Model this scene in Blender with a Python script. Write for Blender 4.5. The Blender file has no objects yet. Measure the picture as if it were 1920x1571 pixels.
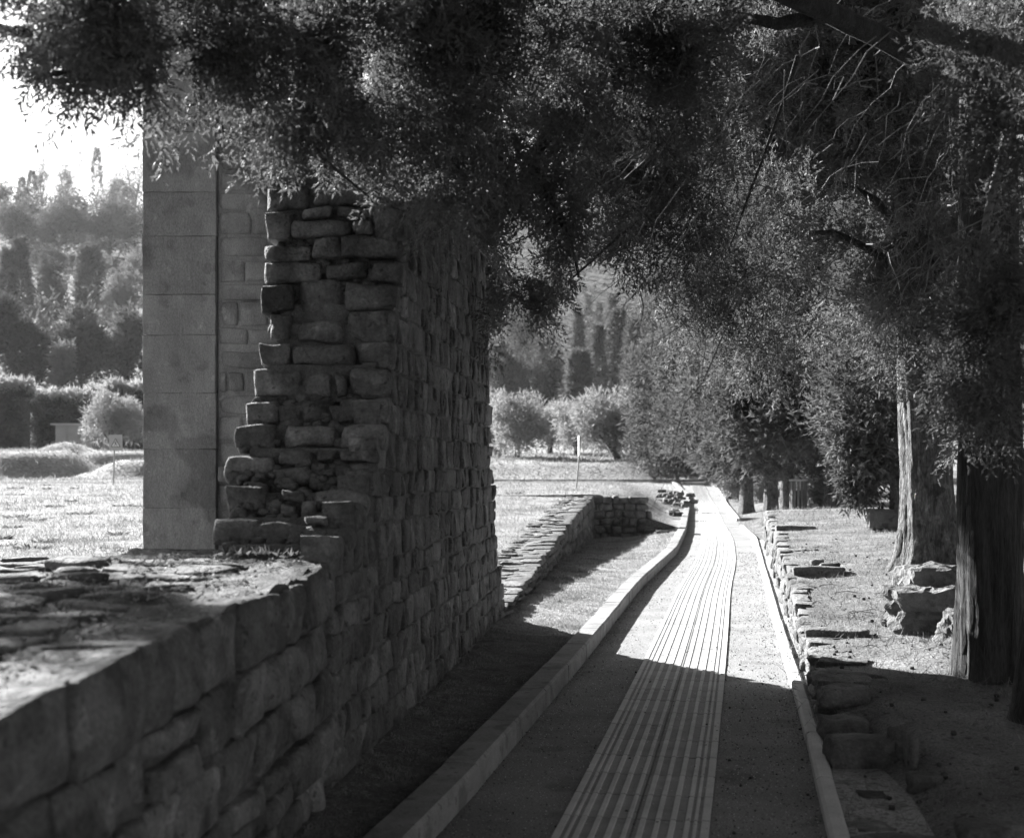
import bpy, math, random
import numpy as np
from mathutils import Vector, noise as mnoise
R = math.radians
C = bpy.context.scene
COL = C.collection
random.seed(7)
rng = np.random.default_rng(7)

# ------------------------------------------------------------------ camera
F = 2500.0; HZ = 870.0; CH = 1.45; HALF = 960.0          # focal length in px of a 1920 wide frame, horizon row, eye height
cam_d = bpy.data.cameras.new('camera'); cam = bpy.data.objects.new('camera', cam_d); COL.objects.link(cam)
cam.location = (0, 0, CH); cam.rotation_euler = (R(90), 0, 0)
cam_d.sensor_width = 36; cam_d.sensor_fit = 'HORIZONTAL'; cam_d.lens = F/1920*36
cam_d.shift_y = (HZ-785.5)/1920
cam_d.clip_start = .05; cam_d.clip_end = 5000
cam_d.dof.use_dof = True; cam_d.dof.focus_distance = 10.5; cam_d.dof.aperture_fstop = 3.3
C.camera = cam

# ------------------------------------------------------------------ sky and sun
SUN_EL = 25.5; SUN_AZ = -41.5                                # degrees; azimuth from +Y, negative = left
w = bpy.data.worlds.new('World'); C.world = w; w.use_nodes = True
nt = w.node_tree; nt.nodes.clear()
sk = nt.nodes.new('ShaderNodeTexSky'); sk.sky_type = 'NISHITA'; sk.sun_disc = False
sk.sun_elevation = R(SUN_EL); sk.sun_rotation = R(SUN_AZ); sk.dust_density = 1.0; sk.air_density = .5
bw = nt.nodes.new('ShaderNodeRGBToBW'); bg = nt.nodes.new('ShaderNodeBackground'); wo = nt.nodes.new('ShaderNodeOutputWorld')
nt.links.new(sk.outputs[0], bw.inputs[0]); nt.links.new(bw.outputs[0], bg.inputs[0]); nt.links.new(bg.outputs[0], wo.inputs[0])
bg.inputs[1].default_value = 0.05
sd = bpy.data.lights.new('sun', 'SUN'); sun = bpy.data.objects.new('sun', sd); COL.objects.link(sun)
sd.energy = 5.0; sd.angle = R(.5); sd.color = (1, 1, 1)
sdir = Vector((math.sin(R(SUN_AZ))*math.cos(R(SUN_EL)), math.cos(R(SUN_AZ))*math.cos(R(SUN_EL)), math.sin(R(SUN_EL))))
sun.rotation_euler = sdir.to_track_quat('Z', 'Y').to_euler()
sun.location = (0, 0, 30)
C.view_settings.view_transform = 'Standard'; C.view_settings.look = 'None'
C.view_settings.gamma = 1; C.view_settings.use_curve_mapping = False
C.view_settings.exposure = 2.5
C.render.engine = 'CYCLES'
C.cycles.transparent_max_bounces = 4; C.cycles.max_bounces = 5; C.cycles.diffuse_bounces = 3; C.cycles.volume_bounces = 0
C.render.resolution_x = 1024; C.render.resolution_y = 837

# ------------------------------------------------------------------ helpers
def P(u, v, Y): return Vector(((u-HALF)/F*Y, Y, CH+(HZ-v)/F*Y))
def interp(tab, x):
    xs = [t[0] for t in tab]; ys = [t[1] for t in tab]
    return float(np.interp(x, xs, ys))
def sstep(a, b, x):
    t = min(1, max(0, (x-a)/(b-a))); return t*t*(3-2*t)
def nz(x, y, z=0.0, s=1.0): return mnoise.noise(Vector((x*s, y*s, z*s)))

def tag(o, label=None, cat=None, group=None, kind=None):
    if label: o['label'] = label
    if cat: o['category'] = cat
    if group: o['group'] = group
    if kind: o['kind'] = kind
    return o
def empty(name, loc, label, cat, group=None):
    o = bpy.data.objects.new(name, None); COL.objects.link(o); o.location = loc; o.empty_display_size = .2
    o['_base'] = 0; del o['_base']
    return tag(o, label, cat, group)
def link(name, me, parent=None, world=True):
    """mesh coordinates are in world space: parented pieces get their parent's location taken off"""
    o = bpy.data.objects.new(name, me); COL.objects.link(o)
    if parent is not None:
        o.parent = parent
        if world:
            L = Vector((0, 0, 0)); p = parent
            while p is not None: L += p.location; p = p.parent
            o.location = -L
    return o
def recenter(o):
    """move an object's origin to the middle of its mesh"""
    me = o.data; n = len(me.vertices)
    if n == 0: return o
    a = np.empty(n*3, np.float32); me.vertices.foreach_get('co', a); a = a.reshape(-1, 3)
    c = (a.min(0)+a.max(0))/2; c[2] = a[:, 2].min()
    a -= c; me.vertices.foreach_set('co', a.ravel()); o.location = o.location+Vector([float(q) for q in c]); me.update()
    return o
def mesh_py(name, vs, fs, mat, smooth=True):
    me = bpy.data.meshes.new(name); me.from_pydata([tuple(v) for v in vs], [], fs)
    me.materials.append(mat)
    if smooth: me.polygons.foreach_set('use_smooth', [True]*len(me.polygons))
    me.update(); return me
def mesh_tris(name, V, mat, smooth=False):
    """V: (n,3,3) loose triangles"""
    n = len(V); me = bpy.data.meshes.new(name)
    me.vertices.add(n*3); me.vertices.foreach_set('co', V.astype(np.float32).ravel())
    me.loops.add(n*3); me.loops.foreach_set('vertex_index', np.arange(n*3, dtype=np.int32))
    me.polygons.add(n); me.polygons.foreach_set('loop_start', np.arange(0, n*3, 3, dtype=np.int32))
    me.polygons.foreach_set('loop_total', np.full(n, 3, np.int32))
    me.materials.append(mat); me.update(calc_edges=True); return me
def box_vf(x0, y0, z0, x1, y1, z1):
    v = [(x0,y0,z0),(x1,y0,z0),(x1,y1,z0),(x0,y1,z0),(x0,y0,z1),(x1,y0,z1),(x1,y1,z1),(x0,y1,z1)]
    f = [(0,3,2,1),(4,5,6,7),(0,1,5,4),(1,2,6,5),(2,3,7,6),(3,0,4,7)]
    return v, f
class MB:
    def __init__(s): s.v = []; s.f = []
    def add(s, v, f):
        k = len(s.v); s.v += [tuple(q) for q in v]; s.f += [tuple(i+k for i in q) for q in f]; return s
    def tube(s, pts, rad, n=8, cap=True, wob=0.0, grooves=0):
        k = len(s.v); pts = [Vector(p) for p in pts]
        for i, p in enumerate(pts):
            d = (pts[min(i+1, len(pts)-1)]-pts[max(i-1, 0)]).normalized()
            a = d.cross(Vector((0, 1, 0)) if abs(d.y) < .9 else Vector((1, 0, 0))).normalized(); b = d.cross(a)
            r = rad[i] if hasattr(rad, '__len__') else rad
            for j in range(n):
                t = 2*math.pi*j/n
                q = r
                if wob: q *= 1+wob*nz(math.cos(t)*1.6, math.sin(t)*1.6, p.z*.8+p.x)
                if grooves: q *= 1+.05*math.sin(t*grooves+2*nz(p.z*1.5, t))+.04*nz(t*6, p.z*2.0, 3)
                s.v.append(tuple(p+a*math.cos(t)*q+b*math.sin(t)*q))
        for i in range(len(pts)-1):
            for j in range(n):
                s.f.append((k+i*n+j, k+i*n+(j+1) % n, k+(i+1)*n+(j+1) % n, k+(i+1)*n+j))
        if cap:
            s.f.append(tuple(k+j for j in range(n))[::-1]); m = k+(len(pts)-1)*n
            s.f.append(tuple(m+j for j in range(n)))
        return s
    def build(s, name, mat, parent=None, smooth=False):
        return link(name, mesh_py(name, s.v, s.f, mat, smooth), parent)

# ------------------------------------------------------------------ materials (the picture is black and white: all greys)
def mat(name, lo, hi, scale=4.0, rough=.85, bump=.3, bscale=40.0, spots=None, stretch=(1,1,1), objvar=.0, fine=.0, fscale=150.0, trans=0.0, bdist=.02):
    m = bpy.data.materials.new(name); m.use_nodes = True; t = m.node_tree; N = t.nodes; Lk = t.links
    bs = N['Principled BSDF']; bs.inputs['Roughness'].default_value = rough
    bs.inputs['Specular IOR Level'].default_value = .25
    g = N.new('ShaderNodeNewGeometry'); mp = N.new('ShaderNodeMapping'); mp.inputs['Scale'].default_value = stretch
    Lk.new(g.outputs['Position'], mp.inputs[0])
    n1 = N.new('ShaderNodeTexNoise'); n1.inputs['Scale'].default_value = scale; n1.inputs['Detail'].default_value = 6; n1.inputs['Roughness'].default_value = .65
    Lk.new(mp.outputs[0], n1.inputs['Vector'])
    mr = N.new('ShaderNodeMapRange'); mr.inputs['From Min'].default_value = .32; mr.inputs['From Max'].default_value = .68
    mr.inputs['To Min'].default_value = lo; mr.inputs['To Max'].default_value = hi
    Lk.new(n1.outputs['Fac'], mr.inputs['Value']); cur = mr.outputs[0]
    def mul(a, b):
        q = N.new('ShaderNodeMath'); q.operation = 'MULTIPLY'
        Lk.new(a, q.inputs[0])
        if isinstance(b, float): q.inputs[1].default_value = b
        else: Lk.new(b, q.inputs[1])
        return q.outputs[0]
    def rng_node(src, a, b, c, d):
        q = N.new('ShaderNodeMapRange')
        for k, x in zip(('From Min', 'From Max', 'To Min', 'To Max'), (a, b, c, d)): q.inputs[k].default_value = x
        Lk.new(src, q.inputs['Value']); return q.outputs[0]
    if fine:
        n2 = N.new('ShaderNodeTexNoise'); n2.inputs['Scale'].default_value = fscale; n2.inputs['Detail'].default_value = 3
        Lk.new(mp.outputs[0], n2.inputs['Vector'])
        cur = mul(cur, rng_node(n2.outputs['Fac'], .3, .7, 1-fine, 1+fine))
    if spots:                                               # (scale, threshold, factor): lichen or litter specks
        for (sc, th, fac) in spots:
            n3 = N.new('ShaderNodeTexNoise'); n3.inputs['Scale'].default_value = sc; n3.inputs['Detail'].default_value = 4
            Lk.new(g.outputs['Position'], n3.inputs['Vector'])
            cur = mul(cur, rng_node(n3.outputs['Fac'], th, th+.05, 1.0, fac))
    if objvar:
        oi = N.new('ShaderNodeObjectInfo'); cur = mul(cur, rng_node(oi.outputs['Random'], 0, 1, 1-objvar, 1+objvar))
    Lk.new(cur, bs.inputs['Base Color'])
    if bump:
        nb = N.new('ShaderNodeTexNoise'); nb.inputs['Scale'].default_value = bscale; nb.inputs['Detail'].default_value = 5; nb.inputs['Roughness'].default_value = .6
        Lk.new(mp.outputs[0], nb.inputs['Vector'])
        bp = N.new('ShaderNodeBump'); bp.inputs['Strength'].default_value = bump; bp.inputs['Distance'].default_value = bdist
        Lk.new(nb.outputs['Fac'], bp.inputs['Height']); Lk.new(bp.outputs[0], bs.inputs['Normal'])
    if trans:
        tr = N.new('ShaderNodeBsdfTranslucent'); mx = N.new('ShaderNodeMixShader'); mx.inputs[0].default_value = trans
        Lk.new(cur, tr.inputs[0]); Lk.new(bs.outputs[0], mx.inputs[1]); Lk.new(tr.outputs[0], mx.inputs[2])
        Lk.new(mx.outputs[0], N['Material Output'].inputs[0])
    return m
M = {}
M['stone'] = mat('stone', .07, .19, 6, .9, .9, 30, spots=[(3.2, .54, .6), (9, .62, 1.45), (26, .64, .5)], objvar=.3, fine=.22, fscale=70, bdist=.035)
M['mortar'] = mat('mortar', .07, .15, 9, .95, .9, 38, fine=.25, bdist=.03)
M['pillar'] = mat('pillar_stone', .26, .43, 3.5, .85, .6, 45, spots=[(2.1, .54, .68), (7, .6, .8), (14, .64, 1.3)], objvar=.12, fine=.2, stretch=(1, 1, .45))
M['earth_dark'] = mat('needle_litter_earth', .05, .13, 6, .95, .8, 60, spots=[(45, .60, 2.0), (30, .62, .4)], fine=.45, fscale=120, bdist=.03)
M['terrace'] = mat('terrace_litter', .07, .22, 1.6, .95, .8, 45, spots=[(24, .6, .45)], fine=.45, fscale=90, bdist=.04)
M['path'] = mat('gravel_path', .15, .24, 1.6, .9, .8, 90, spots=[(55, .62, .5), (2.3, .60, .72), (110, .63, 1.6)], fine=.4, fscale=120, bdist=.012)
M['strip'] = mat('concrete_footing', .20, .33, 4, .95, .5, 60, spots=[(34, .56, .5), (5, .56, .6)], fine=.4, fscale=130)
M['kerb'] = mat('kerb_concrete', .15, .26, 5, .85, .8, 60, spots=[(20, .62, .55), (4, .58, .7)], objvar=.10, fine=.2, fscale=160, bdist=.006)
M['kerb_pale'] = mat('pale_kerb_concrete', .36, .52, 3, .8, .3, 90, objvar=.08, fine=.15, bdist=.005)
M['tile'] = mat('tactile_tile', .20, .28, 6, .8, .4, 60, objvar=.12, fine=.18, spots=[(38, .66, .5)], bdist=.003)
M['rib'] = mat('tactile_rib', .40, .52, 6, .75, .2, 120, objvar=.06, fine=.12, bdist=.003)
M['field'] = mat('dry_grass_ground', .13, .28, 1.1, .95, .7, 22, spots=[(1.0, .56, .6), (2.6, .6, .5), (9, .62, .55)], fine=.35, fscale=40, bdist=.06)
M['lawn'] = mat('lawn', .16, .28, .35, .95, .8, 6, spots=[(.5, .6, .6)], fine=.3, fscale=6, bdist=.12)
M['hill'] = mat('hill_ground', .04, .08, .05, .95, .8, .6, bdist=1)
M['grass'] = mat('grass_blades', .15, .30, 2.0, .8, 0, trans=.35, spots=[(1.0, .55, .55), (3, .6, .6)])
M['grass_dark'] = mat('dry_needles', .06, .36, 9, .9, 0, trans=.15)
M['cypress'] = mat('cypress_foliage', .055, .17, 2.0, .7, 0, trans=.35)
M['cypress_far'] = mat('cypress_foliage_far', .05, .135, .8, .8, 0, trans=.35)
M['olive'] = mat('olive_foliage', .18, .32, .8, .6, 0, trans=.45)
M['forest'] = mat('forest_foliage', .045, .11, .08, .8, 0, trans=.35)
M['pale_leaf'] = mat('pale_foliage', .13, .24, .3, .8, 0, trans=.3)
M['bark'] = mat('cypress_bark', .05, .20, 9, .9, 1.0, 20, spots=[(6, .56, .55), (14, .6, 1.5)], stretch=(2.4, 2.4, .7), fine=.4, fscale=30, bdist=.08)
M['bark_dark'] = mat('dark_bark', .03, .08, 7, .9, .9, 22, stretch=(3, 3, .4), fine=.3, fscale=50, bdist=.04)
M['twig'] = mat('twig', .10, .22, 12, .85, .3, 60)
M['rock'] = mat('boulder', .08, .18, 4, .9, .8, 16, spots=[(7, .6, .62)], fine=.2, bdist=.05)
M['metal'] = mat('painted_metal', .30, .36, 3, .5, .05, 60)
M['white'] = mat('white_paint', .62, .70, 5, .5, 0)
M['black'] = mat('black_print', .02, .03, 5, .6, 0)
M['wood'] = mat('bin_wood', .09, .16, 12, .8, .3, 60, stretch=(3, 3, .5))
M['shed'] = mat('shed_sheet', .24, .30, .8, .6, .1, 5)
M['cone'] = mat('cone', .03, .07, 20, .9, .3, 90)
M['cloth'] = mat('dark_clothing', .04, .06, 5, .9, 0)
M['skin'] = mat('skin', .35, .40, 5, .6, 0)

# ------------------------------------------------------------------ plan of the place
def wallX(Y): return -1.316+.107*Y                         # right face of the long ruined wall
KLt = [(1, -1.05), (4.86, -.362), (5.81, -.17), (6.81, .008), (9.87, .552), (15.5, 1.50), (21.6, 2.68), (28.2, 3.69), (40, 5.33), (52, 6.9), (62, 7.9), (75, 9.3)]
KRt = [(1, .48), (4.96, 1.186), (6.4, 1.439), (8.56, 1.798), (11.28, 2.234), (18.5, 3.44), (25.4, 4.60), (30.75, 5.25), (33.7, 5.67), (41.9, 6.8), (52, 8.15), (62, 9.15), (75, 10.6)]
STt = [(3.5, .16), (5.17, .46), (9.18, 1.164), (10.98, 1.475), (15.76, 2.28), (19.5, 2.98), (25.7, 3.97), (33, 4.93), (45, 6.6), (61, 8.45)]
def KL(Y): return interp(KLt, Y)
def KR(Y): return interp(KRt, Y)
def TW(Y): return .475+.17*Y                               # face of the terrace wall
def pz(Y): return .55*sstep(44, 63, Y)
def lowtop(Y): return interp([(11, .20), (11.6, .22), (14, .27), (17, .43), (22, .6), (28.5, .77)], Y)
def tz(Y): return interp([(1, .05), (4, .06), (6, .12), (7.4, .2), (9.1, .26), (12.4, .44), (18, .55), (24, .6), (31, .6), (36, .42), (45, .35), (62, .9), (80, 2)], Y)
def terrace_edge(Y):
    if Y < 5.6: return KR(Y)+.33
    if Y < 7: return (KR(Y)+.33)*(7-Y)/1.4+(TW(Y)+.05)*(Y-5.6)/1.4
    if Y < 25: return TW(Y)+.05
    return KR(Y)+.02 if Y > 27 else TW(Y)*(1-(Y-25)/2)+(KR(Y)+.02)*(Y-25)/2
def terrace_z(X, Y):
    e = terrace_edge(Y); base = tz(Y)
    if Y > 25: k = sstep(0, 2.2, X-e); return pz(Y)+.006+(base-pz(Y)-.006)*k+.03*nz(X, Y, 0, 1.3)*k
    else: base = base+.035*min(6, max(0, X-e))*sstep(4, 9, Y)
    if Y < 7.4: k = sstep(0, .3, X-e)*(1-sstep(6.8, 7.4, Y))+sstep(6.8, 7.4, Y); return .025+(base-.025+.03*nz(X, Y, 0, 1.3))*k
    return base+.03*nz(X, Y, 0, 1.3)+.012*nz(X, Y, 4, 5)
def field_z(X, Y):
    far = interp([(8, .72), (28, .80), (45, .78), (62, .62), (64, .62)], Y)
    if Y < 28.55: near = lowtop(Y)-.03; d = wallX(Y)-.3-X; z = near+(far-near)*sstep(0, 3.0, d)
    else:
        d = KL(Y)-.17-X; near = pz(Y)+.03; wdt = 1.9 if Y < 40 else 1.9+(Y-40)*.1
        z = near+(far-near)*sstep(.1, wdt, d)
        if Y < 31 and X > 2.6: k = sstep(28.5, 31, Y); z = (verge_z(X, Y)+.004)*(1-k)+z*k
    return z+(.03*nz(X, Y, 0, .7)+.015*nz(X, Y, 3, 3))*min(1, d+.3)
def verge_z(X, Y):
    a, b = wallX(Y), KL(Y)-.17
    t = (X-a)/(b-a)
    return .07+.05*(1-t)*(1-sstep(14, 26, Y))-.17*sstep(17, 27, Y)*(1-sstep(.35, 1, t))+.018*nz(X, Y, 1, 3)

def grid(name, us, ys, fx, fz, m, label=None, kind='structure'):
    vs = []; fs = []
    for y in ys:
        for u in us:
            x = fx(u, y); vs.append((x, y, fz(x, y)))
    n = len(us)
    for j in range(len(ys)-1):
        for i in range(n-1): k = j*n+i; fs.append((k, k+1, k+n+1, k+n))
    o = link(name, mesh_py(name, vs, fs, m)); tag(o, label, kind=kind); return o
def gspace(a, b, n): return list(np.geomspace(a, b, n))

grid('gravel_path', list(np.linspace(0, 1, 9)), gspace(1, 75, 90), lambda u, y: (KL(y)-.05)*(1-u)+(KR(y)+.03)*u, lambda x, y: pz(y)+.004*nz(x, y, 0, 4) if y < 63 else pz(63)+(y-63)*.09, M['path'], 'pale gravel footpath running away from the foreground')
grid('grass_verge', list(np.linspace(0, 1, 16)), gspace(10.6, 29.4, 70), lambda u, y: (wallX(y)-.1)*(1-u)+(KL(y)-.1)*u, lambda x, y: verge_z(x, y), M['field'], 'grassy strip in the hollow between low wall and left kerb')
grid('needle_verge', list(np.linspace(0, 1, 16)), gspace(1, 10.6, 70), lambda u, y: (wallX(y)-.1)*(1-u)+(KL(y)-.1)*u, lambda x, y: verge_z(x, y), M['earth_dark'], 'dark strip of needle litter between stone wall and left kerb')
grid('concrete_strip', list(np.linspace(0, 1, 4)), gspace(1, 25, 60), lambda u, y: (KR(y)+.02)*(1-u)+(max(TW(y)+.12, KR(y)+.42))*u, lambda x, y: .035, M['strip'], 'narrow concrete strip between right kerb and terrace wall')
def tu(u): return u**2.2
grid('terrace', [tu(u) for u in np.linspace(0, 1, 60)], gspace(1, 66, 170), lambda u, y: terrace_edge(y)+u*45, lambda x, y: terrace_z(x, y), M['terrace'], 'litter covered terrace ground under the cypresses')
def fe(y): return wallX(y)-.25 if y < 28.55 else KL(y)-.13
ys = list(np.linspace(8.6, 28.5, 90))+[28.56]+list(np.linspace(28.9, 63.5, 90))
grid('dry_field', [tu(u) for u in np.linspace(0, 1, 60)], ys, lambda u, y: fe(y)-u*70, lambda x, y: field_z(x, y), M['field'], 'sunlit dry grass field left of the path')
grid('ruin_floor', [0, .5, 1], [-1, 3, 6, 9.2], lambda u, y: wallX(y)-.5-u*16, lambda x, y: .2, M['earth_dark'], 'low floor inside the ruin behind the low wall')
def lawn_z(x, y):
    bank = .9*sstep(63.5, 67.5, y) if x < 6.5 else .9*sstep(63.5, 78, y)
    bank = bank*sstep(-17, -12, x)+.05*(1-sstep(-17, -12, x))
    if y < 63.5: b = .62
    else: b = .62+bank+interp([(67, 0), (90, .75), (110, 3.0), (130, 7)], y)
    for (cx, cy, rx, ry, h) in ((-27, 73, 5.0, 6, 1.3), (-24.0, 81, 5.0, 4, 1.1), (-31, 81, 6, 4, 1.15), (-18.6, 70.5, 4.4, 3, .85)):
        d = math.hypot((x-cx)/rx, (y-cy)/ry); b += h*(1-sstep(.45, 1.0, d))
    return b+.08*nz(x, y, 0, .25)
grid('lawn', list(np.linspace(-80, 90, 210)), list(np.linspace(63.4, 84, 60))+list(np.linspace(85, 100, 10)), lambda u, y: u, lawn_z, M['lawn'], 'sunlit lawn with grassy banks beyond the path')
HT = [(118, 3), (130, 7.5), (150, 11.7), (200, 20), (260, 36), (320, 54), (380, 73), (430, 86), (470, 90), (600, 80), (900, 50)]
def hill_z(x, y):
    if x > -30: h2 = float(np.interp(y, [118, 170, 230, 300, 380, 430, 470, 600, 900], [2.8, 5, 17, 46, 80, 98, 104, 90, 60])); f_ = sstep(-30, -14, x)
    else: h2 = 0; f_ = 0
    ridge = 1+.10*nz(x, 0, 0, .006)+.16*sstep(-60, 60, x)
    return interp(HT, y)*ridge*(1-f_)+h2*f_+2.5*nz(x, y, 0, .02)*sstep(120, 180, y)
grid('hillside', list(np.linspace(-420, 420, 90)), [99.5, 103, 107, 111, 115, 119, 123]+list(np.linspace(126, 480, 60))+[600, 900], lambda u, y: u, lambda x, y: hill_z(x, y) if y > 124 else lawn_z(x, y)+(hill_z(x, 125)-lawn_z(x, 124))*sstep(110, 124, y), M['hill'], 'wooded hillside rising behind the site')
grid('ground', [-1, -.1, .1, 1], [-40, 0, 20, 120, 1800], lambda u, y: u*1500, lambda x, y: -.6, M['hill'], 'ground under everything')

# ------------------------------------------------------------------ stones
GA = [-1, -.92, -.72, -.25, .25, .72, .92, 1]
GB = [-1, -.8, 0, .8, 1]
GC = [-1, -.93, -.82, -.6, -.3, 0, .3, .6, .82, .93, 1]
def stone_vf(c, n, depth, seed, bulge=.02, rnd=.3, jit=.006, fine=True, rough=.012, er=.009, chip=0.0):
    """c: four corners of the outer face (bl, br, tr, tl); n: outward normal"""
    G = GC if chip else (GA if fine else GB)
    n = Vector(n).normalized(); c = [Vector(q) for q in c]
    mid = (c[0]+c[1]+c[2]+c[3])/4; vs = []; fs = []; g = len(G)
    rr = random.Random(seed); ph = rr.random()*50
    ta, tb = rr.uniform(-.35, .35)*bulge, rr.uniform(-.35, .35)*bulge
    for b in G:
        for a in G:
            a2 = a*math.sqrt(max(0, 1-rnd*b*b/2)); b2 = b*math.sqrt(max(0, 1-rnd*a*a/2))
            s, t = (a2+1)/2, (b2+1)/2
            p = (c[0]*(1-s)+c[1]*s)*(1-t)+(c[3]*(1-s)+c[2]*s)*t
            q = max(abs(a), abs(b))
            off = bulge*(1-q**3)-(er if q == 1 else (er*.3 if chip and q > .9 else 0))+ta*a*2+tb*b*2
            if chip:                                         # broken facets: stepped noise
                f1 = mnoise.noise(p*7+Vector((ph, ph, 0))); off += chip*(round(f1*5)/5)*1.2+chip*.5*abs(mnoise.noise(p*22+Vector((0, ph, 0))))-chip*.2*q
            p = p+n*(off+rough*mnoise.noise(p*9+Vector((ph, 0, 0))))
            wv = mnoise.noise_vector(p*7+Vector((0, ph, 0)))*(rough*.9)
            vs.append(p+wv)
    for j in range(g-1):
        for i in range(g-1): k = j*g+i; fs.append((k, k+1, k+g+1, k+g))
    ring = [i for i in range(g)]+[j*g+g-1 for j in range(1, g)]+[(g-1)*g+i for i in range(g-2, -1, -1)]+[j*g for j in range(g-2, 0, -1)]
    k = len(vs); L = len(ring)
    rings = 2 if fine and depth > .12 else 1
    for r in range(1, rings+1):
        for i in ring:
            p = vs[i]; sh = (p-mid); sh -= n*sh.dot(n)
            q = p-n*(depth*r/rings)-sh*(.04*r)
            if fine: q = q+mnoise.noise_vector(q*6+Vector((ph, 5, 0)))*rough
            vs.append(q)
    prev = ring
    for r in range(rings):
        cur = [k+r*L+i for i in range(L)]
        for i in range(L):
            j = (i+1) % L; fs.append((prev[j], prev[i], cur[i], cur[j]))
        prev = cur
    if (c[1]-c[0]).cross(c[3]-c[0]).dot(n) < 0: fs = [f[::-1] for f in fs]
    return vs, fs
def add_stones(parent, specs, name='stone', m=None, limit=295, stuffname='small_stones'):
    """specs: (size key, dict for stone_vf). The largest ones are parts, the rest one joined part"""
    m = m or M['stone']
    specs = sorted(specs, key=lambda s: -s[0])
    for sz, a in specs[:limit]:
        v, f = stone_vf(**a); recenter(link(name, mesh_py(name, v, f, m), parent))
    if len(specs) > limit:
        mb = MB()
        for sz, a in specs[limit:]: v, f = stone_vf(**a); mb.add(v, f)
        o = mb.build(stuffname, m, parent, True); o['kind'] = 'stuff'
def face_courses(Y0f, Y1f, zs, planef, nf, wmin, wmax, seed, gap=.012, depth=.12, bulge=.028, zoff=None, toprow_depth=None, prot=.02, skew=.012, chip=.012):
    """stones in courses over a vertical face running along Y; planef(Y,z)->X ; nf normal"""
    rr = random.Random(seed); out = []
    for r in range(len(zs)-1):
        z0, z1 = zs[r], zs[r+1]; zm = (z0+z1)/2
        y = Y0f(zm)+rr.uniform(-.02, .02); yend = Y1f(zm)+rr.uniform(-.03, .05)
        while y < yend-.03:
            wd = rr.uniform(wmin, wmax)*(1.0 if rr.random() > .2 else .55)
            y1 = min(y+wd, yend)
            if yend-y1 < wmin*.5: y1 = yend
            dz = (zoff(y) if zoff else 0); dz1 = (zoff(y1) if zoff else 0)
            def wavy(zz, yy): return zz+.022*nz(yy, zz, seed, 2.2)+rr.uniform(-skew, skew)*.5
            split = rr.random() < .09 and (z1-z0) > .15
            bands = [(z0, z1)] if not split else [(z0, zm), (zm, z1)]
            for (a, b) in bands:
                pr = rr.uniform(-prot*.4, prot)
                cs = []
                for (yy, zz, dd) in ((y+gap/2, a+gap/2, dz), (y1-gap/2, a+gap/2, dz1), (y1-gap/2, b-gap/2, dz1), (y+gap/2, b-gap/2, dz)):
                    yj = yy+rr.uniform(-.009, .009); zj = wavy(zz, yy)+dd
                    cs.append(Vector((planef(yj, zj), yj, zj))+Vector(nf)*pr)
                dp = depth
                if toprow_depth and r == len(zs)-2 and b == z1: dp = toprow_depth*rr.uniform(.8, 1.15)
                key = (y1-y)*(b-a)/((y+y1)/2)**2
                out.append((key, dict(c=cs, n=nf, depth=dp, seed=rr.random(), chip=chip if y < 6.2 else 0, bulge=bulge*rr.uniform(.5, 1.3), rnd=rr.uniform(.08, .3))))
            y = y1
    return out

NF = (.994, -.107, 0)
# ---- the tall wall: broken end facing the camera, long shaded face, top
Yft = [(0, 5.42), (1.04, 5.42), (1.17, 5.75), (1.30, 6.02), (1.45, 6.3), (1.65, 6.45), (1.85, 6.6), (2.1, 6.67), (2.4, 6.8), (3.2, 6.8)]
Yet = [(0, 11.65), (.35, 11.6), (.65, 11.25), (1.3, 10.9), (3, 10.55)]
def Yf(z): return interp(Yft, z)
def Ye(z): return interp(Yet, z)
tall = empty('ruined_wall', (-.95, 8.5, 0), 'tall ruined rubble-stone wall with a ragged stepped end, beside the dark verge', 'wall')
zs = [0.0]
rr = random.Random(3)
while zs[-1] < 3.0: zs.append(zs[-1]+rr.uniform(.115, .185))
zs[-1] = 3.07
spec = face_courses(Yf, Ye, zs, lambda y, z: wallX(y)-.012*z, NF, .07, .27, 5, gap=.007, bulge=.008, prot=.014, skew=.022)
ends = []
def c3(l, Y): return [(380+a/3.273, 320+b/3.273, 380+c/3.273, 320+d/3.273, Y) for a, b, c, d in l]
def c4(l, Y): return [(380+a/3.141, 700+b/3.141, 380+c/3.141, 700+d/3.141, Y) for a, b, c, d in l]
ends += c3([(400,-150,690,-75),(700,-155,960,-95),(970,-160,1150,-90),(400,-70,640,88),(650,-85,900,45),(910,-90,1180,50),(395,100,655,240),(670,60,1110,205),(1120,60,1245,200)], 6.82)
ends += c3([(385,255,545,435),(615,222,805,292),(825,228,1048,292),(550,300,930,415),(940,300,1045,400),(1055,210,1245,400)], 6.8)
ends += c3([(375,450,665,545),(668,405,845,530),(850,415,1235,550)], 6.78)
ends += c3([(370,555,730,682),(755,565,1010,660),(1025,560,1232,685)], 6.78)
ends += c3([(368,700,560,865),(585,665,850,880),(875,693,1205,855)], 6.77)
ends += c3([(395,872,560,1045),(590,925,860,1060),(885,868,1195,1035)], 6.74)
ends += c3([(335,1052,545,1200),(550,1068,930,1195),(955,1050,1172,1190)], 6.68)
ends += c3([(303,1218,600,1388),(605,1250,800,1382),(812,1240,885,1380),(893,1205,1168,1392)], 6.62)
ends += c4([(252,165,440,300),(445,205,575,300),(595,158,775,288),(795,140,1095,292)], 6.55)
ends += c4([(185,312,425,458),(465,308,790,442),(805,295,1065,445)], 6.42)
ends += c4([(143,488,425,672),(440,458,635,548),(675,447,775,510),(720,520,1030,658),(800,460,1032,525),(430,560,620,650),(640,520,720,640)], 6.30)
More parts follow.
